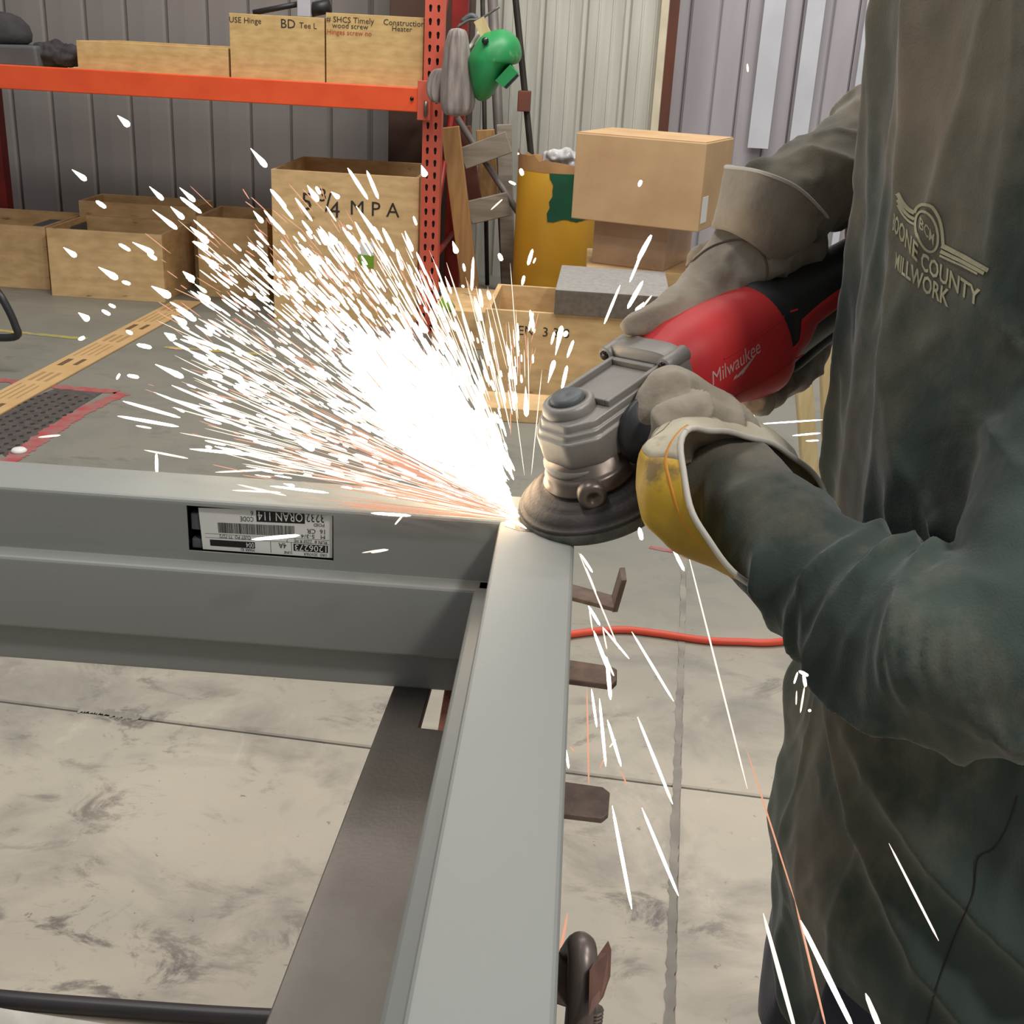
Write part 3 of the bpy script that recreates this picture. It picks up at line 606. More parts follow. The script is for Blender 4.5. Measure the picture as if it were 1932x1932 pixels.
# tubular foot at left edge
ft = tube('stand_foot', smoothpath([P(-60, 470, 3.3), pl(-30, 520, 1, 4.2), pl(2, 560, 1, 4.2), pl(28, 612, 1, 4.2), pl(26, 636, 1, 4.2), pl(-60, 634, 1, 4.2)], 6), .014, MT['blackp'], None, 10); tag(ft, 'black tubular stand foot curving in at the left frame edge', 'stand')
c = pl(36, 853, 2, 0); o = mesh('white_cap', *revolve_vf([(.022, 0), (.024, .006), (.018, .012), (.002, .014)], 20, c), MT['white'], smooth=True); tag(o, 'small white round cap on the floor by the red paint', 'cap')
# orange cord
o = tube('extension_cord', smoothpath([pl(x_, y_, 2, .009) for x_, y_ in ((960, 1225), (1040, 1206), (1090, 1195), (1170, 1188), (1240, 1195), (1330, 1208), (1400, 1211), (1470, 1211), (1600, 1190), (1800, 1150))], 6), .0085, MT['cord'], None, 12); tag(o, 'orange extension cord lying across the concrete floor', 'cord')
# yellow timber at right behind tool
pw = empty('pallet_timber', pl(1545, 790, 2, 0), label='pale softwood posts standing behind the grinder handle', cat='timber')
for (a_, b_, y_, w_) in (((1512, 640), (1545, 845), 3.5, .05), ((1560, 640), (1575, 845), 3.7, .04)):
    A = pl(*a_, 1, y_); B = pl(*b_, 1, y_); B = Vector((B.x, y_, 0)); A.z = max(A.z, .3)
    d = (B-A).normalized(); s_ = Vector((w_/2, 0, 0)); V = [A-s_, A+s_, B+s_, B-s_]; V += [v+Vector((0, .05, 0)) for v in V]
    bevel(mesh('post', V, [(0, 1, 2, 3), (7, 6, 5, 4), (0, 4, 5, 1), (1, 5, 6, 2), (2, 6, 7, 3), (3, 7, 4, 0)], MT['palew'], pw), .004, 1)
# hose and pale board bottom left
o = tube('rubber_hose', smoothpath([pl(-120, 1868, 2, .012), pl(0, 1884, 2, .012), pl(200, 1900, 2, .012), pl(400, 1914, 2, .012), pl(560, 1922, 2, .012), pl(760, 1930, 2, .012)], 5), .012, MT['hose'], None, 12); tag(o, 'black rubber hose on the floor at the bottom left', 'hose')
q = [pl(-80, 1888, 2, .02), pl(20, 1905, 2, .02), pl(230, 1936, 2, .02), pl(260, 1990, 2, .02), pl(-80, 1990, 2, .02)]
o = mesh('pale_board', q+[Vector((v.x, v.y, .0)) for v in q], [(0, 1, 2, 3, 4), (9, 8, 7, 6, 5)]+[(i, i+5, (i+1) % 5+5, (i+1) % 5) for i in range(5)], MT['tape']); tag(o, 'pale board on the floor below the black hose', 'board')

# ================================================================ steel door frame
ZT = 1.25-.336; JX = .0102; HY = .877
df = empty('door_frame', (JX, HY, ZT), label='grey primed steel door frame corner lying flat and being ground', cat='door frame')
def fillet(pts, r, n=4):
    out = [pts[0]]
    for i in range(1, len(pts)-1):
        p, a, b = (Vector(q) for q in (pts[i], pts[i-1], pts[i+1])); da, db = (a-p).normalized(), (b-p).normalized()
        p0, p1 = p+da*r, p+db*r
        for k in range(n+1):
            t = k/n; out.append(tuple(p0*(1-t)**2+p*2*t*(1-t)+p1*t*t))
    return out+[pts[-1]]
PR = fillet([(.0, -.018), (0, 0), (.0535, 0), (.0535, -.0505), (.0695, -.0505), (.0695, -.1085), (.0535, -.1085), (.0535, -.146), (0, -.146), (0, -.128)], .0028)
def profile_mesh(name, fn, a0, a1, n=2):
    V, Fc = [], []; m = len(PR)
    for i in range(n):
        a = a0+(a1-a0)*i/(n-1); V += [fn(a, u, z) for u, z in PR]
    for i in range(n-1):
        for k in range(m-1): Fc.append((i*m+k, i*m+k+1, (i+1)*m+k+1, (i+1)*m+k))
    o = mesh('tmp', V, Fc); md = o.modifiers.new('s', 'SOLIDIFY'); md.thickness = .0016; md.offset = 1
    return o
hd = profile_mesh('header', lambda a, u, z: (a, HY-u, ZT+z), -1.02, JX)
hy = HY-.0535; cut0 = pl(352, 944, 1, hy); cut1 = pl(630, 1055, 1, hy)
cV, cF = box_vf((cut0.x, hy-.02, pl(352, 1037, 1, hy).z), (cut1.x, hy+.01, ZT-.0035))
cutter = mesh('cut', cV, cF); md = hd.modifiers.new('b', 'BOOLEAN'); md.object = cutter; md.operation = 'DIFFERENCE'; md.solver = 'EXACT'
bpy.context.view_layer.update(); hd2 = evaluated(hd, 'header', MT['steel'], df); bpy.data.objects.remove(cutter)
hd2.data.polygons.foreach_set('use_smooth', [False]*len(hd2.data.polygons))
jm = profile_mesh('jamb', lambda a, u, z: (JX-u, a, ZT+z), HY-.0545, -1.2)
jm = evaluated(jm, 'jamb', MT['steel'], df); jm.data.polygons.foreach_set('use_smooth', [False]*len(jm.data.polygons))
jm2 = profile_mesh('jamb', lambda a, u, z: (-1.02+u, a, ZT+z), HY-.0, -1.2)
jm2 = evaluated(jm2, 'jamb', MT['steel'], df)
for o in (hd2, jm, jm2):
    for p in o.data.polygons: p.use_smooth = True
    try: o.data.set_sharp_from_angle(angle=math.radians(20))
    except Exception: pass
# ground patch at the joint
V = []; Fc = []
pts = [(JX-.0505, HY-.050), (JX-.0505, HY-.064), (JX-.040, HY-.071), (JX-.026, HY-.073), (JX-.012, HY-.070), (JX-.003, HY-.062), (JX-.002, HY-.030), (JX-.020, HY-.020), (JX-.044, HY-.030)]
mesh('ground_weld', [(x, y, ZT+.0018) for x, y in pts]+[(x, y, ZT) for x, y in pts], [tuple(range(9))]+[(i, i+9, (i+1) % 9+9, (i+1) % 9) for i in range(9)], MT['ground'], df)
# cavity + label
z0c, z1c = pl(352, 1037, 1, hy).z, ZT-.0035
Vc, Fc = box_vf((cut0.x-.003, hy+.002, z0c-.003), (cut1.x+.003, hy+.03, z1c+.0012)); mesh('cavity', Vc, [f for i, f in enumerate(Fc) if i != 2], MT['dark'], df)
bw = (cut1.x-cut0.x)
box('bracket', (cut0.x+.001, hy+.004, z1c-.022), (cut0.x+bw*.12, hy+.012, z1c-.008), MT['grey'], df, .001)
box('bracket', (cut0.x+.001, hy+.004, z0c), (cut0.x+bw*.12, hy+.012, z0c+.008), MT['grey'], df, .001)
ly = hy+.0022
LB = [pl(627, 967, 1, ly), pl(374, 958, 1, ly), pl(383, 1036, 1, ly), pl(627, 1053, 1, ly)]   # (u0,v0),(u1,v0),(u1,v1),(u0,v1)
def LP(u, v, off=0): return (LB[0]*(1-u)*(1-v)+LB[1]*u*(1-v)+LB[2]*u*v+LB[3]*(1-u)*v)+Vector((0, -off, 0))
lab = mesh('paper_label', [LP(0, 0), LP(1, 0), LP(1, 1), LP(0, 1)]+[LP(0, 0, -.0006), LP(1, 0, -.0006), LP(1, 1, -.0006), LP(0, 1, -.0006)], [(0, 1, 2, 3), (7, 6, 5, 4), (0, 4, 5, 1), (1, 5, 6, 2), (2, 6, 7, 3), (3, 7, 4, 0)], MT['white'], df)
lab['label'] = 'white printed label set upside down in the recess'
lw, lh = (LB[1]-LB[0]).length, (LB[3]-LB[0]).length
FIT = {'3232': (.06, .195), 'ORAN 114': (.22, .555), '1206273': (.045, .285), '004': (.60, .66), '4A': (.35, .41), 'CODE': (.59, .69), '6': (.59, .61), '16  CR': (.055, .19), 'M   5-3/4': (.055, .235), 'RUN #  2250 R HJ     7': (.04, .35), 'CUST PO  77-7272': (.62, .86), 'ORD  3DX70LR': (.04, .22), 'LINE': (.32, .37), 'MARK ID.': (.60, .71), 'POID': (.06, .14)}
def lt(s, u, v, size, off=.0003, bold=.0, sx=1.0):
    vf = text_vf(s, size, res=2, bold=0); xs = [p[0] for p in vf[0]]; ys = [p[1] for p in vf[0]]; a, b = min(xs), max(xs); c = (min(ys)+max(ys))/2; u0, u1 = FIT[s]
    return [LP(u0+(u1-u0)*(x-a)/(b-a), v+(y-c)*1.05/lh, off) for x, y, z in vf[0]], vf[1]
def lr(u0, u1, v0, v1, off=.0002): return [LP(u0, v0, off), LP(u1, v0, off), LP(u1, v1, off), LP(u0, v1, off)], [(0, 1, 2, 3)]
blk = [lr(.205, .568, .0, .27), lr(.033, .296, .73, .89), lr(.593, .938, .75, .90), lr(0.02, .97, .605, .611), lr(0.02, .97, .70, .706), lr(.31, .313, .71, .97), lr(.47, .473, .71, .97)]
k = .286
while k < .866:
    w_ = random.choice([.002, .003, .005]); blk.append(lr(k, k+w_, .33, .575)); k += w_+random.choice([.002, .003, .004])
H = lh
blk += [lt('3232', .13, .13, H*.27, bold=.01), lt('CODE', .635, .22, H*.15), lt('6', .60, .08, H*.15), lt('POID', .10, .285, H*.10), lt('16  CR', .13, .43, H*.14), lt('M   5-3/4', .13, .545, H*.11), lt('RUN #  2250 R HJ     7', .2, .655, H*.10),
        lt('CUST PO  77-7272', .72, .655, H*.11), lt('4A', .38, .79, H*.17), lt('ORD  3DX70LR', .13, .945, H*.08), lt('LINE', .36, .94, H*.08), lt('MARK ID.', .66, .94, H*.09)]
mesh('black_printing', *join_vf(blk), MT['black'], lab)['kind'] = 'stuff'
mesh('white_printing', *join_vf([lt('ORAN 114', .387, .135, H*.27, .0004, bold=.01, sx=1.0), lt('1206273', .165, .81, H*.19, .0004, sx=1.15), lt('004', .635, .825, H*.16, .0004)]), MT['white'], lab)['kind'] = 'stuff'

# ================================================================ welding fixture below
PZ = ZT-.1465
fx = empty('steel_fixture', (-.06, .3, PZ), label='dark mill-scale steel fixture plate carrying the door frame with side tabs', cat='steel fixture')
def prism(name, pts, zt_, th, m, par, bv=.001):
    n = len(pts); V = [(x, y, zt_) for x, y in pts]+[(x, y, zt_-th) for x, y in pts]
    o = mesh(name, V, [tuple(range(n)), tuple(range(2*n-1, n-1, -1))]+[(i, i+n, (i+1) % n+n, (i+1) % n) for i in range(n)], m, par)
    if bv: bevel(o, bv, 1)
    return o
def fp(x, y, z=PZ): v = pl(x, y, 2, z); return (v.x, v.y)
e0, e1 = fp(742, 1297), fp(500, 1932)
n0, n1 = fp(812, 1300), fp(791, 1372); n2 = fp(900, 1384); n3 = fp(910, 1300)
lx = lambda y: e0[0]+(e1[0]-e0[0])*(y-e0[1])/(e1[1]-e0[1])
prism('plate', [(lx(.95), .95), (lx(-1.1), -1.1), (.0, -1.1), (.0, n2[1]-.002), (n2[0], n2[1]), (n1[0], n1[1]), (n0[0], n0[1]+.02), (.0, n0[1]+.02), (.0, .95)], PZ, .008, MT['mill'], fx)
b0, b1 = pl(838, 1290, 2, PZ-.012), pl(826, 1390, 2, PZ-.012)
prism('rusty_block', [(b0.x, b0.y+.03), (b1.x, b1.y-.03), (b1.x+.09, b1.y-.03), (b0.x+.09, b0.y+.03)], PZ-.012, .03, MT['brick'], fx)
# side tabs
def tab(pts, th=.005, rnd=True):
    q = [fp(*p) for p in pts]; prism('side_tab', q, PZ, th, MT['rusty'], fx, .0008)
a, b, c_, d_ = fp(1020, 1085), fp(1155, 1122), fp(1160, 1146), fp(1020, 1110)
prism('side_tab', [a, b, c_, d_], PZ, .005, MT['rusty'], fx, .0008)
up = [(c_[0]-.002, c_[1]), (b[0]-.001, b[1]+.001), (b[0]+.004, b[1]+.003), (c_[0]+.003, c_[1]+.001)]
V = [(x, y, PZ-.005) for x, y in up]+[(x+.006, y+.004, PZ+.026) for x, y in up]; mesh('side_tab', V, [(3, 2, 1, 0), (4, 5, 6, 7), (0, 1, 5, 4), (1, 2, 6, 5), (2, 3, 7, 6), (3, 0, 4, 7)], MT['rusty'], fx)
tab([(1020, 1236), (1152, 1256), (1164, 1262), (1164, 1284), (1155, 1293), (1020, 1275)])
tab([(1010, 1466), (1138, 1484), (1151, 1494), (1148, 1533), (1136, 1543), (1010, 1528)], .005)
for y in (.12, -.95): box('leg', (-.10, y, 0), (-.04, y+.06, PZ-.008), MT['mill'], fx, .003)
# clamp stand at lower right
cs = empty('pipe_clamp', pl(1095, 1900, 2, .75), label='dark steel pipe clamp with rusty jaws standing right of the jamb bottom', cat='clamp')
zq = .80; A = P(1102, 1800, .52); 
tube('pipe', smoothpath([A+Vector((-.004, .02, -.02)), A+Vector((-.001, .006, -.002)), A+Vector((0, -.006, -.012)), A+Vector((0, -.012, -.04)), A+Vector((-.001, -.015, -.10)), A+Vector((-.001, -.015, -.6))], 6), .0066, MT['pipe'], cs, 20)
lfq = [P(1142, 1782, .53), P(1148, 1800, .53), P(1146, 1850, .52), P(1132, 1890, .51), P(1110, 1920, .505), P(1112, 1830, .51), P(1130, 1800, .525)]
V = lfq+[v+Vector((.0015, .004, -.001)) for v in lfq]; n = 7
bevel(mesh('jaw', V, [tuple(range(n))[::-1], tuple(range(n, 2*n))]+[(i, (i+1) % n, (i+1) % n+n, i+n) for i in range(n)], MT['jaw'], cs), .0005, 1)
jq = [P(1045, 1816, .535), P(1073, 1818, .53), P(1075, 1905, .515), P(1040, 1893, .52)]
V = jq+[v+Vector((.0, .012, -.004)) for v in jq]
bevel(mesh('jaw', V, [(3, 2, 1, 0), (4, 5, 6, 7), (0, 1, 5, 4), (1, 2, 6, 5), (2, 3, 7, 6), (3, 0, 4, 7)], MT['rusty'], cs), .001, 1)
B_ = P(1122, 1905, .52)
tube('threaded_rod', [B_, B_+Vector((0, -.002, -.35))], .0035, MT['pole'], cs, 12)
V, Fc = [], []
for i in range(30): v, f = revolve_vf([(.0034, -.0006), (.0041, 0), (.0034, .0006)], 10, B_+Vector((0, 0, -.002*i))); n = len(V); V += v; Fc += [tuple(q+n for q in g_) for g_ in f]
mesh('threads', V, Fc, MT['collar'], cs)

# ================================================================ angle grinder
nn = np.array([-.24, .83, .5]); nn /= np.linalg.norm(nn)
tt = np.array([.749, .45, -.486]); tt -= tt.dot(nn)*nn; tt /= np.linalg.norm(tt); ss = np.cross(tt, nn)
a8 = math.radians(2.5); tt = tt*math.cos(a8)-ss*math.sin(a8); ss = np.cross(tt, nn)
GN, GT, GS = Vector(M@nn), Vector(M@tt), Vector(M@ss)
GO = pl(1120, 928, 2, .938)
def G(t, s, n): return GO+GT*t+GS*s+GN*n
def gplane(x, y, s):
    d = Vector(ray(x, y)); k = ((GO+GS*s)-Vector(CAM)).dot(GS)/d.dot(GS); p = Vector(CAM)+d*k-GO; return p.dot(GT), p.dot(GN)
gr = empty('angle_grinder', GO, label='red and black cordless angle grinder with grey gear head throwing sparks', cat='power tool')
ax3 = (GT, GS, GN)
mesh('flap_disc', *revolve_vf([(.03, -.010), (.056, -.010), (.0585, -.0075), (.0585, -.002), (.0572, -.0005), (.05, .0005)], 72, GO, ax3), MT['rim'], gr, True)
mesh('backing_plate', *revolve_vf([(.057, -.0015), (.0575, .0005), (.0555, .002), (.0545, .0018), (.0530, .0045), (.047, .0095), (.0455, .0095), (.0440, .0115), (.038, .0135), (.034, .0135), (.030, .018), (.02, .020)], 72, GO, ax3), MT['disc'], gr, True)
mesh('guard_collar', *revolve_vf([(.0335, .0145), (.0345, .0165), (.0345, .0175), (.032, .019), (.032, .0245), (.030, .0265), (.027, .027), (.0265, .034)], 48, GO, ax3), MT['collar'], gr, True)
lc = G(-.0215, .0225, .0195)
lax = (GS*.8-GT*.55).normalized(); u_, v_ = frame_basis(lax)
mesh('clamp_screw', *revolve_vf([(.0, -.006), (.010, -.006), (.0105, -.004), (.0105, .004), (.0085, .0062), (.004, .0062), (.0035, .0045), (0, .0045)], 20, lc+lax*.006, (u_, v_, lax)), MT['collar'], gr, True)
def layered(name, outline, layers, m, r=.004, par=gr, cx=(0, 0), sm=True, bv=.0012):
    """outline in (t,s); layers (h, scale, inset shift)"""
    pts = []
    n0_ = len(outline)
    for i in range(n0_):
        p, a, b = (Vector((*outline[j % n0_], 0)) for j in (i, i-1, i+1)); da, db = (a-p).normalized(), (b-p).normalized()
        for k in range(5):
            t = k/4; q = (p+da*r)*(1-t)**2+p*2*t*(1-t)+(p+db*r)*t*t; pts.append(q)
    n = len(pts); V, Fc = [], []
    for h, off in layers:
        for q in pts:
            c = Vector((cx[0], cx[1], 0)); d = (q-c); L = d.length; V.append(G(*(c+d*(1-off/L))[:2], h))
    for i in range(len(layers)-1):
        for k in range(n): a, b = i*n+k, i*n+(k+1) % n; Fc.append((a, b, b+n, a+n))
    Fc += [tuple(range(n))[::-1], tuple(range((len(layers)-1)*n, len(layers)*n))]
    o = mesh(name, V, Fc, m, par, False); o.data.polygons.foreach_set('use_smooth', [True]*len(o.data.polygons)); o.data.set_sharp_from_angle(angle=math.radians(28))
    if bv: bevel(o, bv, 2, 40)
    return o
sc = -.008
OUT = [(-.024, .010), (-.022, -.022), (-.006, -.038), (.080, -.038), (.080, .024), (-.006, .026)]
gc = layered('gear_case', OUT, [(.030, .010), (.032, .003), (.036, .001), (.052, 0), (.0545, 0), (.0555, .0025), (.0575, .003), (.060, .003), (.0605, .006), (.064, .0062), (.0665, .0072)], MT['alu'], .005, cx=(.03, -.006))
mesh('neck', *revolve_vf([(.028, .026), (.029, .030), (.029, .033)], 40, GO+GS*-.003, ax3), MT['alu'], gr, True)
# raised frame round the recessed panel
def ring_rect(name, x0, x1, y0, y1, h0, h1, wd, m):
    P_ = []
    for (a, b, c, d) in ((x0, x1, y0, y0+wd), (x0, x1, y1-wd, y1), (x0, x0+wd, y0+wd, y1-wd), (x1-wd, x1, y0+wd, y1-wd)):
        V, Fc = box_vf((a, c, h0), (b, d, h1)); P_.append(([G(*v) for v in V], Fc))
    o = mesh(name, *join_vf(P_), m, gr); bevel(o, .001, 2); return o
ring_rect('panel_rim', .018, .076, -.0325, .0180, .066, .0715, .0042, MT['alu'])
V, Fc = revolve_vf([(.0205, .060), (.0195, .072), (.0175, .0745), (.0140, .0745), (.0137, .071), (.0, .071)], 40, G(.005, -.010, 0), ax3); mesh('button_collar', V, Fc, MT['alu'], gr, True)
V, Fc = revolve_vf([(.0125, .069), (.0125, .0765), (.011, .0785), (.004, .0782), (0, .0775)], 32, G(.005, -.010, 0), ax3); mesh('spindle_lock_button', V, Fc, MT['grey'], gr, True)
# flange block between head and body (slanted)
def loft_g(name, rings, m, seg=40, pw=2.6, sm=True, par=gr, cap=True):
    """rings: (t, s, n, rs, rn [,pw]) superellipse sections normal to T"""
    V, Fc = [], []
    for rg in rings:
        t, s, n, rs, rn = rg[:5]; e = 2/(rg[5] if len(rg) > 5 else pw)
        for k in range(seg):
            a = 2*math.pi*k/seg; c, d = math.cos(a), math.sin(a)
            V.append(G(t, s+rs*math.copysign(abs(c)**e, c), n+rn*math.copysign(abs(d)**e, d)))
    for i in range(len(rings)-1):
        for k in range(seg): a, b = i*seg+k, i*seg+(k+1) % seg; Fc.append((a, b, b+seg, a+seg))
    if cap: Fc += [tuple(range(seg))[::-1], tuple(range((len(rings)-1)*seg, len(rings)*seg))]
    o = mesh(name, V, Fc, m, par, True)
    try: o.data.set_sharp_from_angle(angle=math.radians(40))
    except Exception: pass
    return o
def rsm(rings, n=5): return [tuple(r) for r in catmull(rings, n)]
fb = loft_g('flange', [(.078, -.008, .043, .034, .034, 5), (.080, -.008, .043, .0365, .0365, 5), (.096, -.008, .043, .0365, .0365, 4.5), (.099, -.008, .043, .035, .035, 4)], MT['alu'], 48)
for s_ in (-.038, .022):
    c = G(.0765, s_, .0715); u_, v_ = frame_basis(GT)
    mesh('screw_boss', *revolve_vf([(.0062, -.002), (.0065, 0), (.0065, .022), (.003, .023)], 16, c, (u_, v_, GT)), MT['alu'], gr, True)
    mesh('screw', *revolve_vf([(0, -.0042), (.0035, -.004), (.004, -.002), (.004, .002)], 14, c, (u_, v_, GT)), MT['screw'], gr, True)
body_r = rsm([(.098, -.008, .043, .0325, .034), (.106, -.008, .042, .0345, .0365), (.122, -.008, .041, .039, .0405), (.15, -.008, .038, .041, .0435), (.18, -.008, .032, .043, .0475), (.203, -.008, .028, .043, .049), (.214, -.008, .027, .040, .046)], 5)
rb = loft_g('motor_housing', body_r, MT['red'], 56, 2.5)
# dark over-moulded grip
hr = rsm([(.200, -.008, .034, .040, .043), (.212, -.008, .034, .042, .0435), (.232, -.008, .031, .038, .039), (.265, -.008, .026, .033, .035), (.30, -.008, .023, .031, .033), (.35, -.008, .018, .030, .032), (.40, -.008, .012, .031, .034)], 5)
grip_o = loft_g('rear_grip', hr, MT['blackp'], 48, 2.5)
loft_g('switch_paddle', rsm([(.212, -.008, -.006, .012, .010), (.235, -.008, -.008, .022, .012), (.28, -.008, -.006, .022, .012), (.33, -.008, -.008, .021, .012), (.37, -.008, -.013, .02, .011)], 4), MT['blackp'], 32, 2.6)
loft_g('battery', [(.40, -.008, .005, .036, .044, 4), (.405, -.008, .005, .040, .048, 5), (.47, -.008, .0, .040, .050, 5), (.475, -.008, .0, .037, .046, 5)], MT['blackp'], 40)
def surf_patch(name, pxs, s, depth, m, tol=.0):
    q = [gplane(*p, s) for p in pxs]; n = len(q)
    V = [G(t, s, h) for t, h in q]+[G(t, s-depth, h) for t, h in q]
    o = mesh(name, V, [tuple(range(n)), tuple(range(2*n-1, n-1, -1))]+[(i, i+n, (i+1) % n+n, (i+1) % n) for i in range(n)], m, gr); bevel(o, .0008, 2); return o
def bvh_of(o):
    bpy.context.view_layer.update(); me = o.data; mwm = o.matrix_world
    return BVHTree.FromPolygons([mwm @ v.co for v in me.vertices], [tuple(p.vertices) for p in me.polygons])
bgp = bvh_of(grip_o); up_e = [(1462, 664), (1480, 655), (1498, 640), (1505, 602), (1600, 541)]; lo_e = [(1440, 716), (1490, 690), (1530, 648), (1550, 612), (1600, 580)]
def lerp_poly(pts, n): A = np.array(pts, float); x = np.linspace(0, len(A)-1, n); return [(np.interp(t, range(len(A)), A[:, 0]), np.interp(t, range(len(A)), A[:, 1])) for t in x]
ue, le = lerp_poly(up_e, 33), lerp_poly(lo_e, 33); V = []
for a, b in zip(ue, le):
    for k in range(7):
        f = k/6; t, h = gplane(a[0]*(1-f)+b[0]*f, a[1]*(1-f)+b[1]*f, .028); p = G(t, .2, h); hh = bgp.ray_cast(p, -GS); V.append((hh[0] if hh[0] else G(t, .02, h))+GS*(.0015 if 0 < k < 6 else -.001))
mesh('red_stripe', V, [(i*7+k, (i+1)*7+k, (i+1)*7+k+1, i*7+k+1) for i in range(32) for k in range(6)], MT['red'], gr, True)
# lettering on the housing, wrapped to its surface
def bvh_of(o):
    bpy.context.view_layer.update(); me = o.data; mwm = o.matrix_world
    return BVHTree.FromPolygons([mwm @ v.co for v in me.vertices], [tuple(p.vertices) for p in me.polygons])
bh = bvh_of(rb)
def wrap(vf, org, U, V_, dirn, bvh, off=.0004):
    out = []
    for v in vf[0]:
        p = org+U*v[0]+V_*v[1]; h = bvh.ray_cast(p-dirn*.2, dirn); out.append((h[0]-dirn*off) if h[0] else p)
    return out, vf[1]
t0_, h0_ = gplane(1352, 728, .034); t1_, h1_ = gplane(1434, 662, .034)
pA, pB = G(t0_, .034, h0_), G(t1_, .034, h1_); U = (pB-pA).normalized(); wT = (pB-pA).length; Vv = GN-U*GN.dot(U); Vv.normalize()
tv = text_vf('Milwaukee', 1, shear=.25, res=4, bold=0); xs = [v[0] for v in tv[0]]; kx = wT/(max(xs)-min(xs))
tv = ([(v[0]*kx, v[1]*kx*1.25, 0) for v in tv[0]], tv[1])
mesh('lettering', *wrap(tv, (pA+pB)/2+Vv*.004, U, Vv, -GS, bh), MT['tooltext'], gr)['kind'] = 'stuff'
sw = ([(-.034, -.016, 0), (-.002, -.0005, 0), (-.004, -.003, 0), (.034, .007, 0), (.004, -.0065, 0), (.006, -.004, 0)], [(0, 1, 2, 5), (2, 3, 4, 5)])
mesh('lightning_mark', *wrap(([(x*.75, y*.75-.004, 0) for x, y, z in sw[0]], sw[1]), (pA+pB)/2, U, Vv, -GS, bh), MT['silver'], gr)
for h_a, h_b in ((.052, .0535), (.012, .0135)):
    V = []; Fc = []
    for i in range(12):
        t = .13+i*.0082
        for h in (h_a, h_b): V.append(G(t, .034, h))
    Fc = [(2*i, 2*i+2, 2*i+3, 2*i+1) for i in range(11)]
    V2 = [(bh.ray_cast(p+GS*.2, -GS)[0] or p)+GS*.0008 for p in V]; mesh('seam_ridge', V2, Fc, MT['red'], gr)
# side handle
shd = [G(.035, .022, .043), G(.035, .034, .043)]
mesh('side_handle', *revolve_vf([(.012, 0), (.024, .001), (.026, .004), (.025, .008), (.017, .013), (.014, .018), (.014, .03), (.013, .036), (.0, .038)], 32, G(.037, .024, .040), (GT, GN, GS)), MT['blackp'], gr, True)

# ================================================================ worker
person = empty('person', (.40, .86, 0), label='person in a dusty dark green sweatshirt and leather gloves holding the grinder', cat='person')
# torso
parts = []
tr_ = rsm([(.462, .415, .86, .168, .212), (.60, .402, .86, .186, .214), (.72, .402, .86, .188, .215), (.85, .400, .86, .186, .214), (.98, .395, .87, .188, .214), (1.10, .396, .88, .190, .215), (1.22, .398, .89, .194, .22), (1.33, .402, .90, .192, .21), (1.42, .42, .90, .14, .165), (1.48, .445, .90, .07, .075)], 6)
def ell_tube(rings, seg=48):
    V, Fc = [], []
    for z, cx, cy, a, b in rings:
        for k in range(seg): t = 2*math.pi*k/seg; V.append((cx+a*math.cos(t), cy+b*math.sin(t), z))
    for i in range(len(rings)-1):
        for k in range(seg): a_, b_ = i*seg+k, i*seg+(k+1) % seg; Fc.append((a_, b_, b_+seg, a_+seg))
    return V, Fc+[tuple(range(seg))[::-1], tuple(range((len(rings)-1)*seg, len(rings)*seg))]
parts.append(ell_tube(tr_))
def arm_path(st, n=6):
    """stations (px, py, depth, radius)"""
    A = catmull([(*P(x, y, z), r) for x, y, z, r in st], n); return [Vector(a[:3]) for a in A], [a[3] for a in A]
near = arm_path([(1335, 870, .895, .030), (1365, 905, .875, .040), (1420, 970, .845, .044), (1510, 1060, .81, .046), (1595, 1125, .785, .052), (1700, 1195, .75, .057), (1815, 1235, .715, .062), (1925, 1215, .70, .063), (1985, 1090, .71, .061), (2020, 880, .735, .057), (2045, 620, .77, .058), (2030, 330, .83, .066), (1990, 150, .90, .072)])
far = arm_path([(1410, 430, .99, .034), (1470, 385, 1.00, .038), (1550, 345, 1.03, .045), (1635, 295, 1.07, .052), (1720, 240, 1.11, .058), (1820, 190, 1.13, .062), (1900, 150, 1.12, .066)])
parts += [tube_vf(*near, 28), tube_vf(*far, 28)]
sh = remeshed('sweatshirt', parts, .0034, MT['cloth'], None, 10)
def near_param(co, path):
    pts = np.array([tuple(p) for p in path[0]]); rr = np.array(path[1]); d = np.linalg.norm(co[:, None, :]-pts[None], axis=2); i = d.argmin(1)
    L = np.concatenate([[0], np.cumsum(np.linalg.norm(np.diff(pts, axis=0), axis=1))])
    tng = np.gradient(pts, axis=0); tng /= np.linalg.norm(tng, axis=1)[:, None]
    u = L[i]+((co-pts[i])*tng[i]).sum(1); return u, d[np.arange(len(co)), i]/rr[i], co-pts[i], L[-1]
def sstep(x, a, b): t = np.clip((x-a)/(b-a), 0, 1); return t*t*(3-2*t)
def ridge(x): return (1-np.abs(np.sin(x)))**1.6
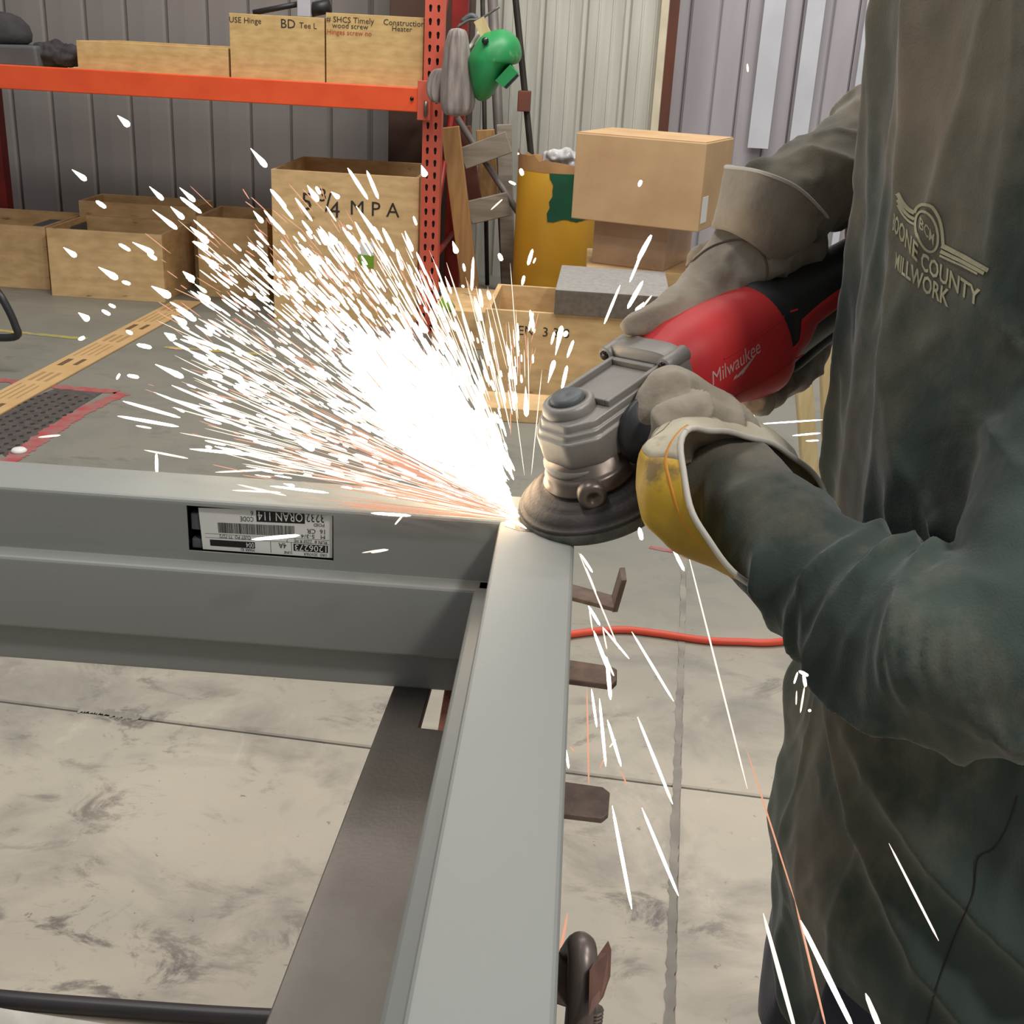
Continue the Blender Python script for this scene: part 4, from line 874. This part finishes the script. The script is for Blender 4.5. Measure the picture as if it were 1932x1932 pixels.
def folds(co, no):
    n = len(co); d = np.zeros(n)
    un, dn, rn, Ln = near_param(co, near); uf, df_, rf, Lf = near_param(co, far)
    mn = 1-sstep(dn, 1.1, 2.0); mf = (1-sstep(df_, 1.12, 1.5))*(1-mn); mt = (1-mn)*(1-mf)
    nz = vnoise(co, (9, 9, 9)); nz2 = vnoise(co, (22, 22, 22), 5)
    # bunched rings on the near sleeve, leaning across the arm
    lean_ = rn @ np.array([.2, .5, 1.0])
    ph = un*math.pi/.052+nz*4.2+lean_*22
    amp = .0085*(.45+sstep(nz2, -.25, .4))*(sstep(un, .02, .08))
    Le = np.linalg.norm(np.diff(np.array([tuple(p) for p in near[0]])[:49], axis=0), axis=1).sum(); el = 1-.97*np.exp(-((un-Le)/.085)**2); amp *= el*(1-.4*sstep(un, Le, Le+.1))
    d += mn*(1.5*amp*ridge(ph)-.0035+.003*el*(1-.8*sstep(un, Le-.05, Le+.05))*ridge(un*math.pi/.021+nz2*2.2+lean_*22)*sstep(nz, -.3, .3))
    lean2 = rf @ np.array([-.2, .3, .8])
    d += mf*(.008*ridge(uf*math.pi/.11+nz*4.5+lean2*20)*sstep(nz2, -.4, .3)-.003+.004*nz2+.004*ridge(nz2*4))
    # torso: long hanging folds plus diagonals pulled towards the near elbow
    v1 = vnoise(co, (7.5, 7.5, 1.1), 3); v2 = vnoise(co, (17, 17, 2.2), 9)
    diag = co @ np.array([6, -6, 9.0])
    v3 = np.array([noise.noise(Vector((p[0]*3+p[2]*9-p[1]*5, p[1]*3, p[2]*1.5))) for p in co])
    low = 1-sstep(co[:, 2], .72, .95)
    d += mt*(.017*ridge(v1*3.4+.4)+.006*ridge(v2*3)-.008)*(1-.35*low)
    d += mt*low*(.018*ridge(v3*3.2))
    d += mt*.010*np.exp(-((co[:, 2]-.62)/.05)**2)*sstep(-co[:, 0], -.34, -.24)
    d += .0016*vnoise(co, (45, 45, 45), 2)+.0022*ridge(vnoise(co, (28, 28, 14), 11)*3)*(.4+.6*sstep(nz, -.2, .3))
    return d
displace(sh, folds)
setparent(sh, person)
for m_ in [sh.modifiers.new('s', 'SMOOTH')]: m_.iterations = 4; m_.factor = .5
bsh = bvh_of(sh)
def pxdecal(name, quads, m, par=sh, off=.0009):
    """2-D outlines given as picture points are dropped onto the cloth surface"""
    V, Fc = [], []
    for poly in quads:
        ok = []
        for (x, y) in poly[0]:
            d = Vector(ray(x, y)).normalized(); h = bsh.ray_cast(Vector(CAM), d)
            ok.append(h[0]+h[1]*off if h[0] else None)
        n = len(V); bad = {i for i, p in enumerate(ok) if p is None}
        V += [p or Vector((.3, .8, 1)) for p in ok]; Fc += [tuple(i+n for i in f) for f in poly[1] if not bad & set(f)]
    return mesh(name, V, Fc, m, par)
def stroke(pts, wd, n=8):
    c = catmull(pts, n); V = []
    for i, p in enumerate(c):
        t = c[min(i+1, len(c)-1)]-c[max(i-1, 0)]; t /= np.linalg.norm(t); q = np.array([-t[1], t[0]])*wd/2; V += [tuple(p+q), tuple(p-q)]
    return V, [(2*i, 2*i+2, 2*i+3, 2*i+1) for i in range(len(c)-1)]
# emblem: stripes, arch, ring, letters
Q = []
for o_, w1 in ((0, 8), (12, 6), (22, 4)): Q.append(stroke([(1694, 365+o_), (1704, 383+o_), (1716, 396+o_), (1727, 402+o_)], w1))
for o_, w1, l in ((0, 9, 0), (11, 7, -8), (19, 4, -20)): Q.append(stroke([(1778-o_*.2, 463+o_), (1820, 485+o_*.95), (1866+l, 510+o_*.9+l*.5)], w1))
Q.append(stroke([(1727, 402), (1733, 391), (1745, 386), (1760, 391), (1772, 410), (1778, 432), (1781, 462)], 6))
rg = [(1750+21*math.cos(a)+6*math.sin(a)*.5, 437+37*math.sin(a)+8*math.cos(a)) for a in np.linspace(0, 2*math.pi, 14)]
Q.append(stroke(rg, 4.5, 5))
def warp_text(s, x0, x1, ypts, hgt, ex=1.0, shear=0, bold=.02):
    vf = text_vf(s, 1, res=2, bold=bold, shear=shear); xs = [v[0] for v in vf[0]]; a, b = min(xs), max(xs); out = []
    for v in vf[0]:
        u = (v[0]-a)/(b-a); X = x0+(x1-x0)*u**ex; Y = np.interp(X, [p[0] for p in ypts], [p[1] for p in ypts]); out.append((X+v[1]*hgt*.12, Y-v[1]*hgt*1.35))
    return out, vf[1]
Q.append(warp_text('BCM', 1737, 1763, [(1735, 418), (1764, 455)], 22, bold=.01))
Q.append(warp_text('BOONE COUNTY', 1686, 1850, [(1686, 420), (1700, 437), (1745, 497), (1800, 532), (1850, 566)], 34, 1.5))
Q.append(warp_text('MILLWORK', 1691, 1792, [(1690, 492), (1745, 537), (1792, 566)], 33, 1.3))
pxdecal('chest_print', Q, MT['logo'])
# shirt side seam
pxdecal('seam', [stroke([(1920, 1500), (1900, 1560), (1875, 1600), (1845, 1620), (1835, 1690), (1800, 1770), (1765, 1870), (1745, 1950)], 3)], MT['hole'])
# legs in navy work trousers
lg = []
for sy, xk in ((-1, 0), (1, .02)):
    hp = Vector((.40, .86+.095*sy, .62)); kn = Vector((.30+xk, .86+.12*sy, .36)); an = Vector((.42, .86+.13*sy, .06))
    lg.append(tube_vf(smoothpath([hp+Vector((.0, 0, .12)), hp, (hp+kn)/2+Vector((-.02, 0, .02)), kn, (kn+an)/2, an], 5), list(catmull([[.10], [.108], [.095], [.075], [.068], [.07]], 5)[:, 0]), 28))
tw = remeshed('trousers', lg, .005, MT['navy'], None, 6)
displace(tw, lambda co, no: .010*ridge(vnoise(co, (9, 9, 3))*3.2)+.004*vnoise(co, (30, 30, 12)))
setparent(tw, person)
for sy in (-1, 1):
    c = Vector((.38, .86+.13*sy, 0))
    bt = remeshed('boot', [tube_vf([c+Vector((.05, 0, .05)), c+Vector((0, 0, .05)), c+Vector((-.08, 0, .04)), c+Vector((-.15, 0, .035)), c+Vector((-.18, 0, .03))], [.045, .05, .045, .042, .02], 20), tube_vf([c+Vector((.03, 0, .05)), c+Vector((.03, 0, .16))], .055, 20)], .006, MT['brown'], None, 4); bt.data.transform(Matrix.Translation((0, 0, .005))); setparent(bt, person)
# neck, head (above the picture)
hd_ = remeshed('head', [tube_vf([(.44, .90, 1.42), (.40, .91, 1.53), (.385, .92, 1.58)], [.062, .056, .055], 24)]+
    [([Vector(v)*1.0 for v in revolve_vf([(.0, -.125), (.045, -.12), (.066, -.08), (.076, -.02), (.078, .04), (.06, .095), (.03, .118), (0, .122)], 32, (.365, .92, 1.66), (Vector((1.18, 0, -.1)), Vector((0, 1, 0)), Vector((-.1, 0, 1))))[0]], revolve_vf([(0, 0)]*8, 32)[1]),
     tube_vf([(.285, .92, 1.675), (.262, .92, 1.635), (.270, .92, 1.625)], [.010, .016, .012], 12), tube_vf([(.275, .905, 1.60), (.272, .92, 1.598), (.275, .935, 1.60)], .009, 10),
     tube_vf([(.37, .842, 1.63), (.372, .836, 1.665)], .014, 10), tube_vf([(.37, .998, 1.63), (.372, 1.004, 1.665)], .014, 10)], .004, MT['skin'], None, 4)
setparent(hd_, person)
for yy in (.89, .95):
    v, f = revolve_vf([(.011*math.sin(a), -.011*math.cos(a)) for a in np.linspace(.1, 3.04, 8)], 14, (.283, yy, 1.672)); mesh('eye', v, f, MT['white'], person, True)
V, Fc = revolve_vf([(.082, .02), (.084, .05), (.066, .105), (.03, .128), (0, .132)], 32, (.37, .92, 1.665), (Vector((1.2, 0, -.1)), Vector((0, 1, 0)), Vector((-.1, 0, 1)))); mesh('hair', V, Fc[:-2], MT['hair'], person, True)

# ---------------- gloves
def px_ring(st): return [P(*s) for s in st]
def flat_tube(st, seg=28, n=5, asp=.62):
    """stations (xa,ya, xb,yb, depth, thickness ratio): outline pairs in the picture"""
    A = catmull(st, n); V, Fc = [], []
    vd = Vector(-(M @ np.array([0, 0, -1.])))
    for s in A:
        a, b = P(s[0], s[1], s[4]), P(s[2], s[3], s[4]); c = (a+b)/2; u = (b-a)/2; w_ = vd*u.length*s[5]
        for k in range(seg): t = 2*math.pi*k/seg; V.append(c+u*math.cos(t)+w_*math.sin(t))
    m = len(A)
    for i in range(m-1):
        for k in range(seg): a_, b_ = i*seg+k, i*seg+(k+1) % seg; Fc.append((a_, b_, b_+seg, a_+seg))
    return V, Fc+[tuple(range(seg))[::-1], tuple(range((m-1)*seg, m*seg))]
def wrinkle(a1=.003, a2=.0014, s1=22, s2=60):
    return lambda co, no: a1*(ridge(vnoise(co, (s1, s1, s1))*3)-.4)+a2*vnoise(co, (s2, s2, s2))
# right hand glove (far hand): thumb along the top of the tool, fingers round the far side
gR = []
gR.append(flat_tube([(1173, 612, 1180, 632, .915, .8), (1186, 592, 1206, 638, .92, .75), (1232, 566, 1268, 630, .93, .62), (1262, 545, 1310, 612, .94, .6), (1292, 512, 1372, 582, .955, .55), (1322, 472, 1428, 548, .965, .5), (1346, 430, 1474, 516, .975, .5), (1358, 402, 1502, 482, .985, .5), (1364, 378, 1520, 462, .99, .48)]))
def ptube(st, seg=18, n=5):
    A = catmull([(*P(x, y, z), r) for x, y, z, r in st], n); return tube_vf([Vector(a[:3]) for a in A], [a[3] for a in A], seg)
gR.append(ptube([(1400, 500, .99, .030), (1450, 500, 1.03, .026), (1480, 560, 1.075, .017), (1490, 660, 1.07, .014), (1470, 730, 1.035, .0135), (1440, 752, 1.0, .0125), (1424, 757, .985, .0105)]))
gR.append(ptube([(1430, 480, .99, .030), (1490, 490, 1.04, .024), (1520, 560, 1.085, .016), (1525, 650, 1.07, .0135), (1505, 705, 1.04, .0135), (1488, 718, 1.02, .012), (1478, 722, 1.01, .0105)]))
gR.append(ptube([(1450, 460, .99, .028), (1520, 480, 1.04, .021), (1550, 550, 1.085, .015), (1550, 640, 1.08, .0125), (1530, 690, 1.06, .0125), (1515, 702, 1.045, .0115), (1508, 706, 1.035, .010)]))
gR.append(ptube([(1350, 510, .985, .028), (1390, 520, 1.03, .022), (1420, 590, 1.06, .016), (1430, 680, 1.05, .0135), (1420, 735, 1.02, .0125), (1405, 752, 1.0, .011)]))
gl = remeshed('work_glove', gR, .0022, MT['leather'], None, 4); displace(gl, wrinkle(.0036, .0018, 24))
tag(gl, 'grey leather work glove with flared cuff wrapped over the grinder body', 'glove')
# flared gauntlet
def loops(rings, n=5):
    out = []
    for r in rings:
        A = np.array([tuple(P(*p)) for p in r]); m = len(A); o_ = []
        for i in range(m):
            for k in range(n):
                t = k/n; p0, p1, p2, p3 = A[i-1], A[i], A[(i+1) % m], A[(i+2) % m]
                o_.append(.5*((2*p1)+(-p0+p2)*t+(2*p0-5*p1+4*p2-p3)*t*t+(-p0+3*p1-3*p2+p3)*t**3))
        out.append(np.array(o_))
    return out
def loft_loops(L, n=6):
    """smooth between loops, returns list of loops"""
    st = np.array(L); A = np.concatenate([2*st[:1]-st[1:2], st, 2*st[-1:]-st[-2:-1]]); out = []
    for i in range(1, len(A)-2):
        for k in range(n):
            t = k/n; p0, p1, p2, p3 = A[i-1], A[i], A[i+1], A[i+2]; out.append(.5*((2*p1)+(-p0+p2)*t+(2*p0-5*p1+4*p2-p3)*t*t+(-p0+3*p1-3*p2+p3)*t**3))
    out.append(A[-2]); return out
def loft_obj(name, L, m, par, cols=None, th=.0022):
    seg = len(L[0]); V = [Vector(p) for l in L for p in l]; Fc = []
    cols = cols if cols is not None else range(seg)
    for i in range(len(L)-1):
        for k in cols: a_, b_ = i*seg+k % seg, i*seg+(k+1) % seg; Fc.append((a_, b_, b_+seg, a_+seg))
    used = sorted({i for f in Fc for i in f}); mp = {u: i for i, u in enumerate(used)}
    o = mesh(name, [V[u] for u in used], [tuple(mp[i] for i in f) for f in Fc], m, par, True)
    md = o.modifiers.new('t', 'SOLIDIFY'); md.thickness = th; md.offset = 0; return o
cR = loops([[(1345, 430, .97), (1380, 438, .95), (1425, 465, .95), (1455, 495, .965), (1462, 505, .985), (1440, 480, 1.01), (1395, 440, 1.01), (1355, 425, .995)],
            [(1358, 385, .97), (1400, 392, .935), (1460, 425, .94), (1505, 460, .965), (1520, 462, 1.0), (1490, 430, 1.03), (1430, 395, 1.03), (1370, 375, 1.0)],
            [(1371, 316, .975), (1430, 324, .93), (1500, 352, .935), (1550, 398, .97), (1567, 424, 1.01), (1530, 400, 1.055), (1460, 350, 1.055), (1390, 318, 1.02)]])
LR = loft_loops(cR, 8)
LR = [l+np.random.default_rng(3).normal(0, .0, l.shape) for l in LR]
cuf = loft_obj('cuff', LR, MT['leather'], gl)
tube('cuff_hem', [Vector(p) for p in LR[-1]]+[Vector(LR[-1][0])], .0018, MT['piping'], gl, 8, cap=False)
tube('orange_edging', [Vector(l[-4]) for l in LR[:-1]], .0018, MT['orangeedge'], gl, 8)
bg = bvh_of(gl)
def seam_on(name, pts, wd, m, bvh, par, r=.0007):
    pp = []
    for x, y in catmull(pts, 6):
        h = bvh.ray_cast(Vector(CAM), Vector(ray(x, y)).normalized())
        if h[0]: pp.append(h[0]+h[1]*.0003)
    if len(pp) > 2: return tube(name, pp, r, m, par, 6)
seam_on('seam', [(1278, 530), (1300, 500), (1335, 470), (1370, 456), (1405, 454), (1432, 470), (1445, 495), (1446, 520), (1434, 540)], 1, MT['stitch'], bg, gl, .0011)
# left hand glove (near hand) round the side handle
gL = []
gL.append(ptube([(1400, 845, .89, .024), (1338, 790, .88, .021), (1292, 742, .868, .0175), (1252, 736, .862, .0165), (1232, 768, .862, .0155), (1232, 812, .872, .0145), (1248, 842, .885, .012)]))
gL.append(ptube([(1400, 860, .89, .024), (1350, 812, .87, .021), (1300, 782, .842, .0165), (1272, 800, .838, .0155), (1268, 840, .848, .0145), (1280, 870, .865, .012)]))
gL.append(ptube([(1400, 870, .90, .022), (1360, 840, .89, .018), (1310, 830, .872, .0155), (1285, 845, .865, .0145), (1282, 872, .875, .013), (1300, 890, .89, .012)]))
gL.append(ptube([(1400, 880, .91, .020), (1370, 860, .905, .017), (1330, 860, .895, .0145), (1305, 875, .895, .0135), (1305, 900, .905, .0125), (1320, 915, .92, .011)]))
gL.append(ptube([(1420, 860, .92, .022), (1380, 815, .915, .018), (1345, 772, .915, .0155), (1310, 765, .915, .0145), (1285, 790, .91, .012)]))
gL.append(ptube([(1430, 885, .91, .026), (1395, 850, .90, .026), (1350, 815, .89, .024)]))
gn = remeshed('work_glove', gL, .0022, MT['leather'], None, 5); displace(gn, wrinkle(.0046, .0018, 24))
tag(gn, 'grey leather work glove with a yellow flared cuff gripping the side handle', 'glove')
Wl = [(1252, 803, .85), (1297, 778, .87), (1342, 783, .88), (1372, 806, .9), (1387, 842, .92), (1382, 880, .92), (1352, 908, .9), (1312, 918, .88), (1272, 912, .86), (1242, 892, .845), (1228, 860, .84), (1232, 828, .84)]
Ml = [(1256, 806, .815), (1322, 779, .85), (1400, 788, .875), (1466, 828, .90), (1512, 885, .92), (1522, 950, .92), (1490, 1020, .89), (1425, 1078, .85), (1340, 1052, .815), (1262, 1012, .80), (1212, 952, .80), (1206, 868, .805)]
Rl = [(1293, 815, .79), (1345, 813, .815), (1420, 826, .845), (1482, 851, .87), (1537, 896, .89), (1560, 960, .89), (1535, 1040, .86), (1470, 1118, .82), (1405, 1096, .79), (1345, 1035, .77), (1306, 968, .765), (1290, 890, .775)]
LL = loft_loops(loops([Wl, Ml, Rl]), 8); sg = len(LL[0])
# loop index 0 = top left corner; pale leather from index ~ -3 to 25, yellow for the rest
pale = list(range(-4, 22)); yel = [k for k in range(22, sg-4)]
def cwr(L):
    out = []
    for i, l in enumerate(L):
        l = l.copy(); f = math.sin(math.pi*i/(len(L)-1))
        for k in range(len(l)): l[k] += np.array(noise.noise_vector(Vector(l[k])*34))*.0065*(.3+f)
        out.append(l)
    return out
LW = cwr(LL)
loft_obj('cuff_back', LW, MT['leatherl'], gn, pale); loft_obj('cuff_palm', LW, MT['yellow'], gn, yel)
tube('cuff_piping', [Vector(p) for p in LW[-1]]+[Vector(LW[-1][0])], .0021, MT['piping'], gn, 10, cap=False)
tube('orange_edging', [Vector(LW[-3][k % sg]) for k in range(sg-14, sg+2)], .0016, MT['orangeedge'], gn, 8)
for rr_ in (5, 7):
    tube('stitch_line', [Vector(LW[rr_][k % sg])+Vector((0, 0, 0)) for k in range(-4, 12)], .0014, MT['stitch'], gn, 6)

# ================================================================ sparks
K = P(1000, 975, .872); pd_o = bpy.data.objects.new('spark_light', pd); link(pd_o); pd_o.location = P(900, 840, .95)
def streak_vf(A, B, w_, drop=False, cam_=Vector(CAM)):
    d = (B-A); L = d.length or 1e-4; d = d/L; u = d.cross((A-cam_).normalized()).normalized(); v = d.cross(u)
    prof = [(0, .15), (.12, .7), (.5, 1), (.9, .8), (1, .2)] if not drop else [(0, .1), (.35, .55), (.75, 1), (.93, .8), (1, .3)]
    V, Fc = [], []
    for s, r in prof:
        for k in range(4): a = math.pi/2*k; V.append(A+d*L*s+(u*math.cos(a)+v*math.sin(a))*w_*r*.5)
    for i in range(4):
        for k in range(4): a_, b_ = i*4+k, i*4+(k+1) % 4; Fc.append((a_, b_, b_+4, a_+4))
    return V, Fc+[(3, 2, 1, 0), (16, 17, 18, 19)]
sgrp = 'sparks thrown off the grinding disc'; slab_ = 'glowing spark streak flying off the grinding disc'
spark_n = 0
def spark(a, b, wpx, z0, z1=None, m='spark', drop=False, lb=None, gp=None):
    global spark_n
    z1 = z1 or z0; V, Fc = streak_vf(P(*a, z0), P(*b, z1), wpx*z0/F, drop); o = mesh('spark', V, Fc, MT[m]); tag(o, lb or slab_, 'spark', gp or sgrp); spark_n += 1
# explicit sparks read from the photograph: (x0,y0,x1,y1,width)
up_l = [(295,855,296,893,6),(222,218,244,238,12),(136,320,163,340,10),(282,352,308,377,9),(339,354,368,380,9),(340,372,380,402,8),(288,396,334,432,9),(322,390,347,413,10),(181,379,200,392,8),(120,467,144,484,10),(224,460,246,473,7),(250,457,290,478,10),(278,478,296,490,8),(359,428,393,458,13),(365,455,392,470,12),(376,480,412,505,12),(473,280,503,315,11),(510,357,540,392,8),(506,408,538,442,7),(478,398,496,420,9),(186,504,222,526,12),(230,531,246,536,7),(286,540,322,560,14),(345,512,366,530,13),(372,550,396,568,11),(148,590,168,604,12),(192,585,208,594,7),(205,574,218,580,6),(324,595,352,612,12),(340,590,370,604,10),(310,628,330,640,14),(258,650,286,656,8),(238,624,250,630,7),(148,641,160,636,7),(345,634,440,664,7),(340,640,400,660,5),(355,640,410,675,6),(232,757,340,788,6),(222,785,337,805,6),(256,803,286,808,4),(290,740,480,815,5),(324,727,470,788,5),(72,825,114,821,4),(272,849,355,865,4),(358,847,520,862,6),(406,891,510,886,4),(240,708,262,712,7),(220,716,226,705,5),(390,700,420,712,8),(440,727,470,745,8),(656,317,694,376,7),(692,322,714,375,7),(672,389,716,452,9),(580,350,600,380,12),(596,352,604,366,7),(625,362,640,374,9),(722,430,744,475,8),(764,436,778,474,9),(795,312,803,333,12),(780,408,786,425,5),(654,425,664,432,6),(854,455,862,478,10),(893,485,890,548,6),(980,290,976,290,4),(982,318,986,331,8),(960,342,973,348,5),(1005,470,996,500,7),(1011,486,1006,497,4),(926,396,948,376,3),(1205,352,1210,340,7),(1228,443,1203,488,6),(1214,470,1188,532,5),(1230,444,1200,500,6),(1170,538,1140,611,5),(1213,530,1184,582,8),(1215,570,1200,588,9),(1230,557,1212,580,4),(1526,466,1478,507,5),(941,478,947,492,8),(874,497,877,512,5),(875,538,872,542,6),(620,438,635,460,12),(608,443,632,472,6),(633,462,668,510,9),(700,450,730,500,9),(748,470,760,510,8),(1410,120,1411,136,4),(985,538,989,520,6),(920,548,925,565,7),(1000,585,1008,628,7),(997,625,1006,590,5),(1048,670,1060,615,10),(1040,650,1046,626,5),(1064,635,1070,625,8),(1070,675,1082,642,6),(1034,722,1046,680,9),(1060,735,1070,690,7),(905,545,910,580,6),(895,560,908,605,7)]
for x0, y0, x1, y1, wd in up_l: spark((x0, y0), (x1, y1), wd*1.05, 1.05 if y0 < 500 else .98, drop=wd > 8, m='spark' if wd > 4.5 else 'sparkw', **(dict(lb='stray spark drifting right of the fan towards the cardboard boxes', gp='stray sparks by the boxes') if x0 > 880 else {}))
down = [(1092,1043,1168,1225,3,'sparkw'),(1095,1045,1118,1080,5,'spark'),(1105,1070,1125,1120,4,'sparkw'),(1110,1143,1132,1180,6,'spark'),(1137,1183,1187,1243,4,'spark'),(1137,1184,1145,1225,3,'sparkw'),(1120,1190,1150,1270,7,'spark'),(1140,1235,1158,1275,4,'spark'),(1145,1240,1152,1320,8,'spark'),(1192,1192,1271,1323,5,'spark'),(1107,1295,1111,1483,3.5,'sparko'),(1116,1300,1126,1372,5,'spark'),(1131,1318,1143,1446,6,'spark'),(1146,1358,1172,1446,6,'spark'),(1172,1455,1183,1482,3,'sparko'),(1203,1353,1269,1517,6,'spark'),(1067,1412,1073,1450,5,'spark'),(1075,1408,1085,1418,3,'sparko'),(1155,1520,1192,1715,7,'spark'),(1211,1524,1280,1690,6.5,'spark'),(1294,1028,1410,1488,3.5,'sparkw'),(1270,1035,1291,1077,7,'spark'),(1206,995,1211,1019,9,'spark'),(1402,1103,1440,1156,3.5,'sparkw'),(1071,1722,1049,1842,6,'sparko'),(1118,1190,1112,1150,3,'sparkw'),(1162,1395,1150,1410,3,'sparkw'),(1140,1430,1132,1450,3,'sparko'),(700,1043,733,1037,4,'sparkw'),(700,968,775,973,6,'spark'),(762,970,745,990,4,'sparkw'),(475,1018,565,1010,7,'spark'),(683,1043,728,1036,3,'sparkw'),(448,914,540,935,4,'sparkw'),(510,917,620,930,5,'spark'),(438,925,530,929,4,'sparkw')]
for x0, y0, x1, y1, wd, m in down: spark((x0, y0), (x1, y1), wd, .80 if y0 < 1100 and x0 > 1000 else (.84 if x0 < 900 else .9), m=m, **(dict(lb='spark streak falling over the concrete floor right of the steel jamb', gp='sparks falling right of the jamb') if x0 > 1000 else dict(lb='spark streak skimming in front of the steel header', gp='sparks in front of the header')))
front = [(1408,1412,1500,1700,3.5,'sparko'),(1500,1700,1560,1945,5,'sparko'),(1440,1723,1502,1950,9,'sparkw'),(1508,1733,1612,1945,11,'spark'),(1633,1874,1668,1960,11,'sparkw'),(1677,1591,1771,1775,5,'sparkw'),(1505,1268,1498,1290,4,'spark'),(1507,1266,1525,1275,7,'spark'),(1516,1272,1520,1296,7,'spark'),(1518,1295,1510,1345,4,'sparkw'),(1503,1303,1502,1330,3,'sparkw'),(1527,1338,1528,1343,6,'spark')]
for x0, y0, x1, y1, wd, m in front: spark((x0, y0), (x1, y1), wd, .60, m=m, lb='spark streak falling in front of the green sweatshirt', gp='sparks in front of the sweatshirt')
for q in [(1410,775,1425,800,4),(1420,780,1430,806,4),(1432,800,1552,792,3),(1495,822,1548,817,3.5),(1520,832,1545,831,3)]: spark(q[:2], q[2:4], q[4], 1.1, lb='fine spark streak between the gloved fingers and the sweatshirt', gp='sparks behind the near glove')
# fanned sparks
def sample_fan(far_):
    """picture angle and reach of one spark in the fan"""
    mode = random.random()
    if mode < .42: th = random.gauss(137, 10)
    elif mode < .80: th = random.uniform(110, 162)
    elif mode < .93: th = random.uniform(88, 135)
    else: th = random.uniform(150, 172)
    return th
R_, U_, D_ = Vector(M@np.array([1., 0, 0])), Vector(M@np.array([0, 1., 0])), Vector(M@np.array([0, 0, -1.]))
def fan_dir(th, w_=None):
    w_ = random.uniform(.05, .5) if w_ is None else w_
    a = math.radians(th); return (R_*math.cos(a)+U_*math.sin(a)+D_*w_).normalized()
def reach(th):  # metres
    return np.interp(th, [85, 100, 112, 125, 140, 150, 160, 172], [.12, .15, .20, .28, .33, .31, .29, .24])
def blocked(p):  # keep sparks out of the tool
    q = p-GO; t, s, n = q.dot(GT), q.dot(GS), q.dot(GN)
    return (-.035 < t < .12 and -.05 < s < .05 and -.02 < n < .09) or (math.hypot(t, s) < .06 and -.03 < n < .03)
n_ind = 0
while n_ind < 300-spark_n if spark_n < 300 else False:
    th = sample_fan(1); d = fan_dir(th); r0 = random.uniform(.35, 1.0)*reach(th)*1.02; L = random.uniform(.008, .03)
    A = K+d*r0; A.z -= .5*r0*r0*.4; dd = (d+U_*random.uniform(-.08, .08)).normalized(); B = A+dd*L
    if blocked(A) or blocked(B): continue
    V, Fc = streak_vf(B, A, random.uniform(.0016, .0046), True); o = mesh('spark', V, Fc, MT['spark' if random.random() < .85 else 'sparkw']); tag(o, slab_, 'spark', sgrp); n_ind += 1
    spark_n = spark_n
def bulk(name, gen, m):
    V, Fc = [], []
    for A, B, w_ in gen:
        if blocked(A) or blocked(B): continue
        v, f = streak_vf(A, B, w_); n = len(V); V += v; Fc += [tuple(i+n for i in q) for q in f]
    o = mesh(name, V, Fc, MT[m]); tag(o, None, None, None, 'stuff'); return o
def gen_core():
    for _ in range(2400):
        th = random.gauss(134, 6.5); d = fan_dir(th, random.uniform(.1, .4)); r0 = random.uniform(.002, .17); r0 *= 1-abs(th-134)/50
        L = random.uniform(.012, .045); A = K+d*r0+U_*random.gauss(0, .004); yield A, A+d*L, random.uniform(.0009, .0034)
def gen_mid():
    for _ in range(1050):
        th = sample_fan(0); d = fan_dir(th); r0 = reach(th)*random.uniform(.08, 1)**.8; L = random.uniform(.005, .022)
        A = K+d*r0; yield A+d*L, A, random.uniform(.0005, .0024)
def gen_thin():
    for _ in range(600):
        th = sample_fan(0); d = fan_dir(th); r0 = reach(th)*random.uniform(0, 1.08); L = random.uniform(.004, .032)
        dd = (d+Vector((random.gauss(0, .12), random.gauss(0, .12), random.gauss(0, .12)))).normalized(); A = K+d*r0; yield A, A+dd*L, random.uniform(.0004, .0009)
def gen_long():
    for _ in range(420):
        q = random.random()
        th = random.uniform(146, 170) if q < .5 else (random.uniform(84, 118) if q < .8 else random.uniform(110, 150))
        d = fan_dir(th, random.uniform(.0, .35)); r0 = random.uniform(.0, .8)*reach(th); L = random.uniform(.02, .085)
        dd = (d+R_*random.gauss(0, .04)+U_*random.gauss(0, .04)).normalized(); A = K+d*r0; yield A+dd*L, A, random.uniform(.0005, .0011)
def gen_low():
    for _ in range(120):
        th = random.uniform(152, 176); d = fan_dir(th, random.uniform(.0, .25)); r0 = random.uniform(0, .12); L = random.uniform(.03, .12)
        A = K+Vector((.003, -.004, -.002))+d*r0
        B = A+d*L
        if B.z < ZT+.003: B.z = ZT+.003
        yield A, B, random.uniform(.0003, .0007)
o = bulk('spark_core', gen_core(), 'spark'); tag(o, 'dense white-hot burst of sparks left of the grinding disc', 'sparks')
o = bulk('spark_shower', gen_mid(), 'spark'); tag(o, 'wide fan of fine bright sparks spreading up and left from the disc', 'sparks')
o = bulk('long_spark_trails', gen_long(), 'sparkw'); tag(o, 'long cream spark trails fanning out at the edges of the burst', 'sparks')
o = bulk('thin_spark_trails', gen_thin(), 'sparko'); tag(o, 'hair-thin orange spark trails scattered through the fan', 'sparks')
o = bulk('low_spark_trails', gen_low(), 'sparko'); tag(o, 'thin orange spark trails skimming left over the steel header', 'sparks')
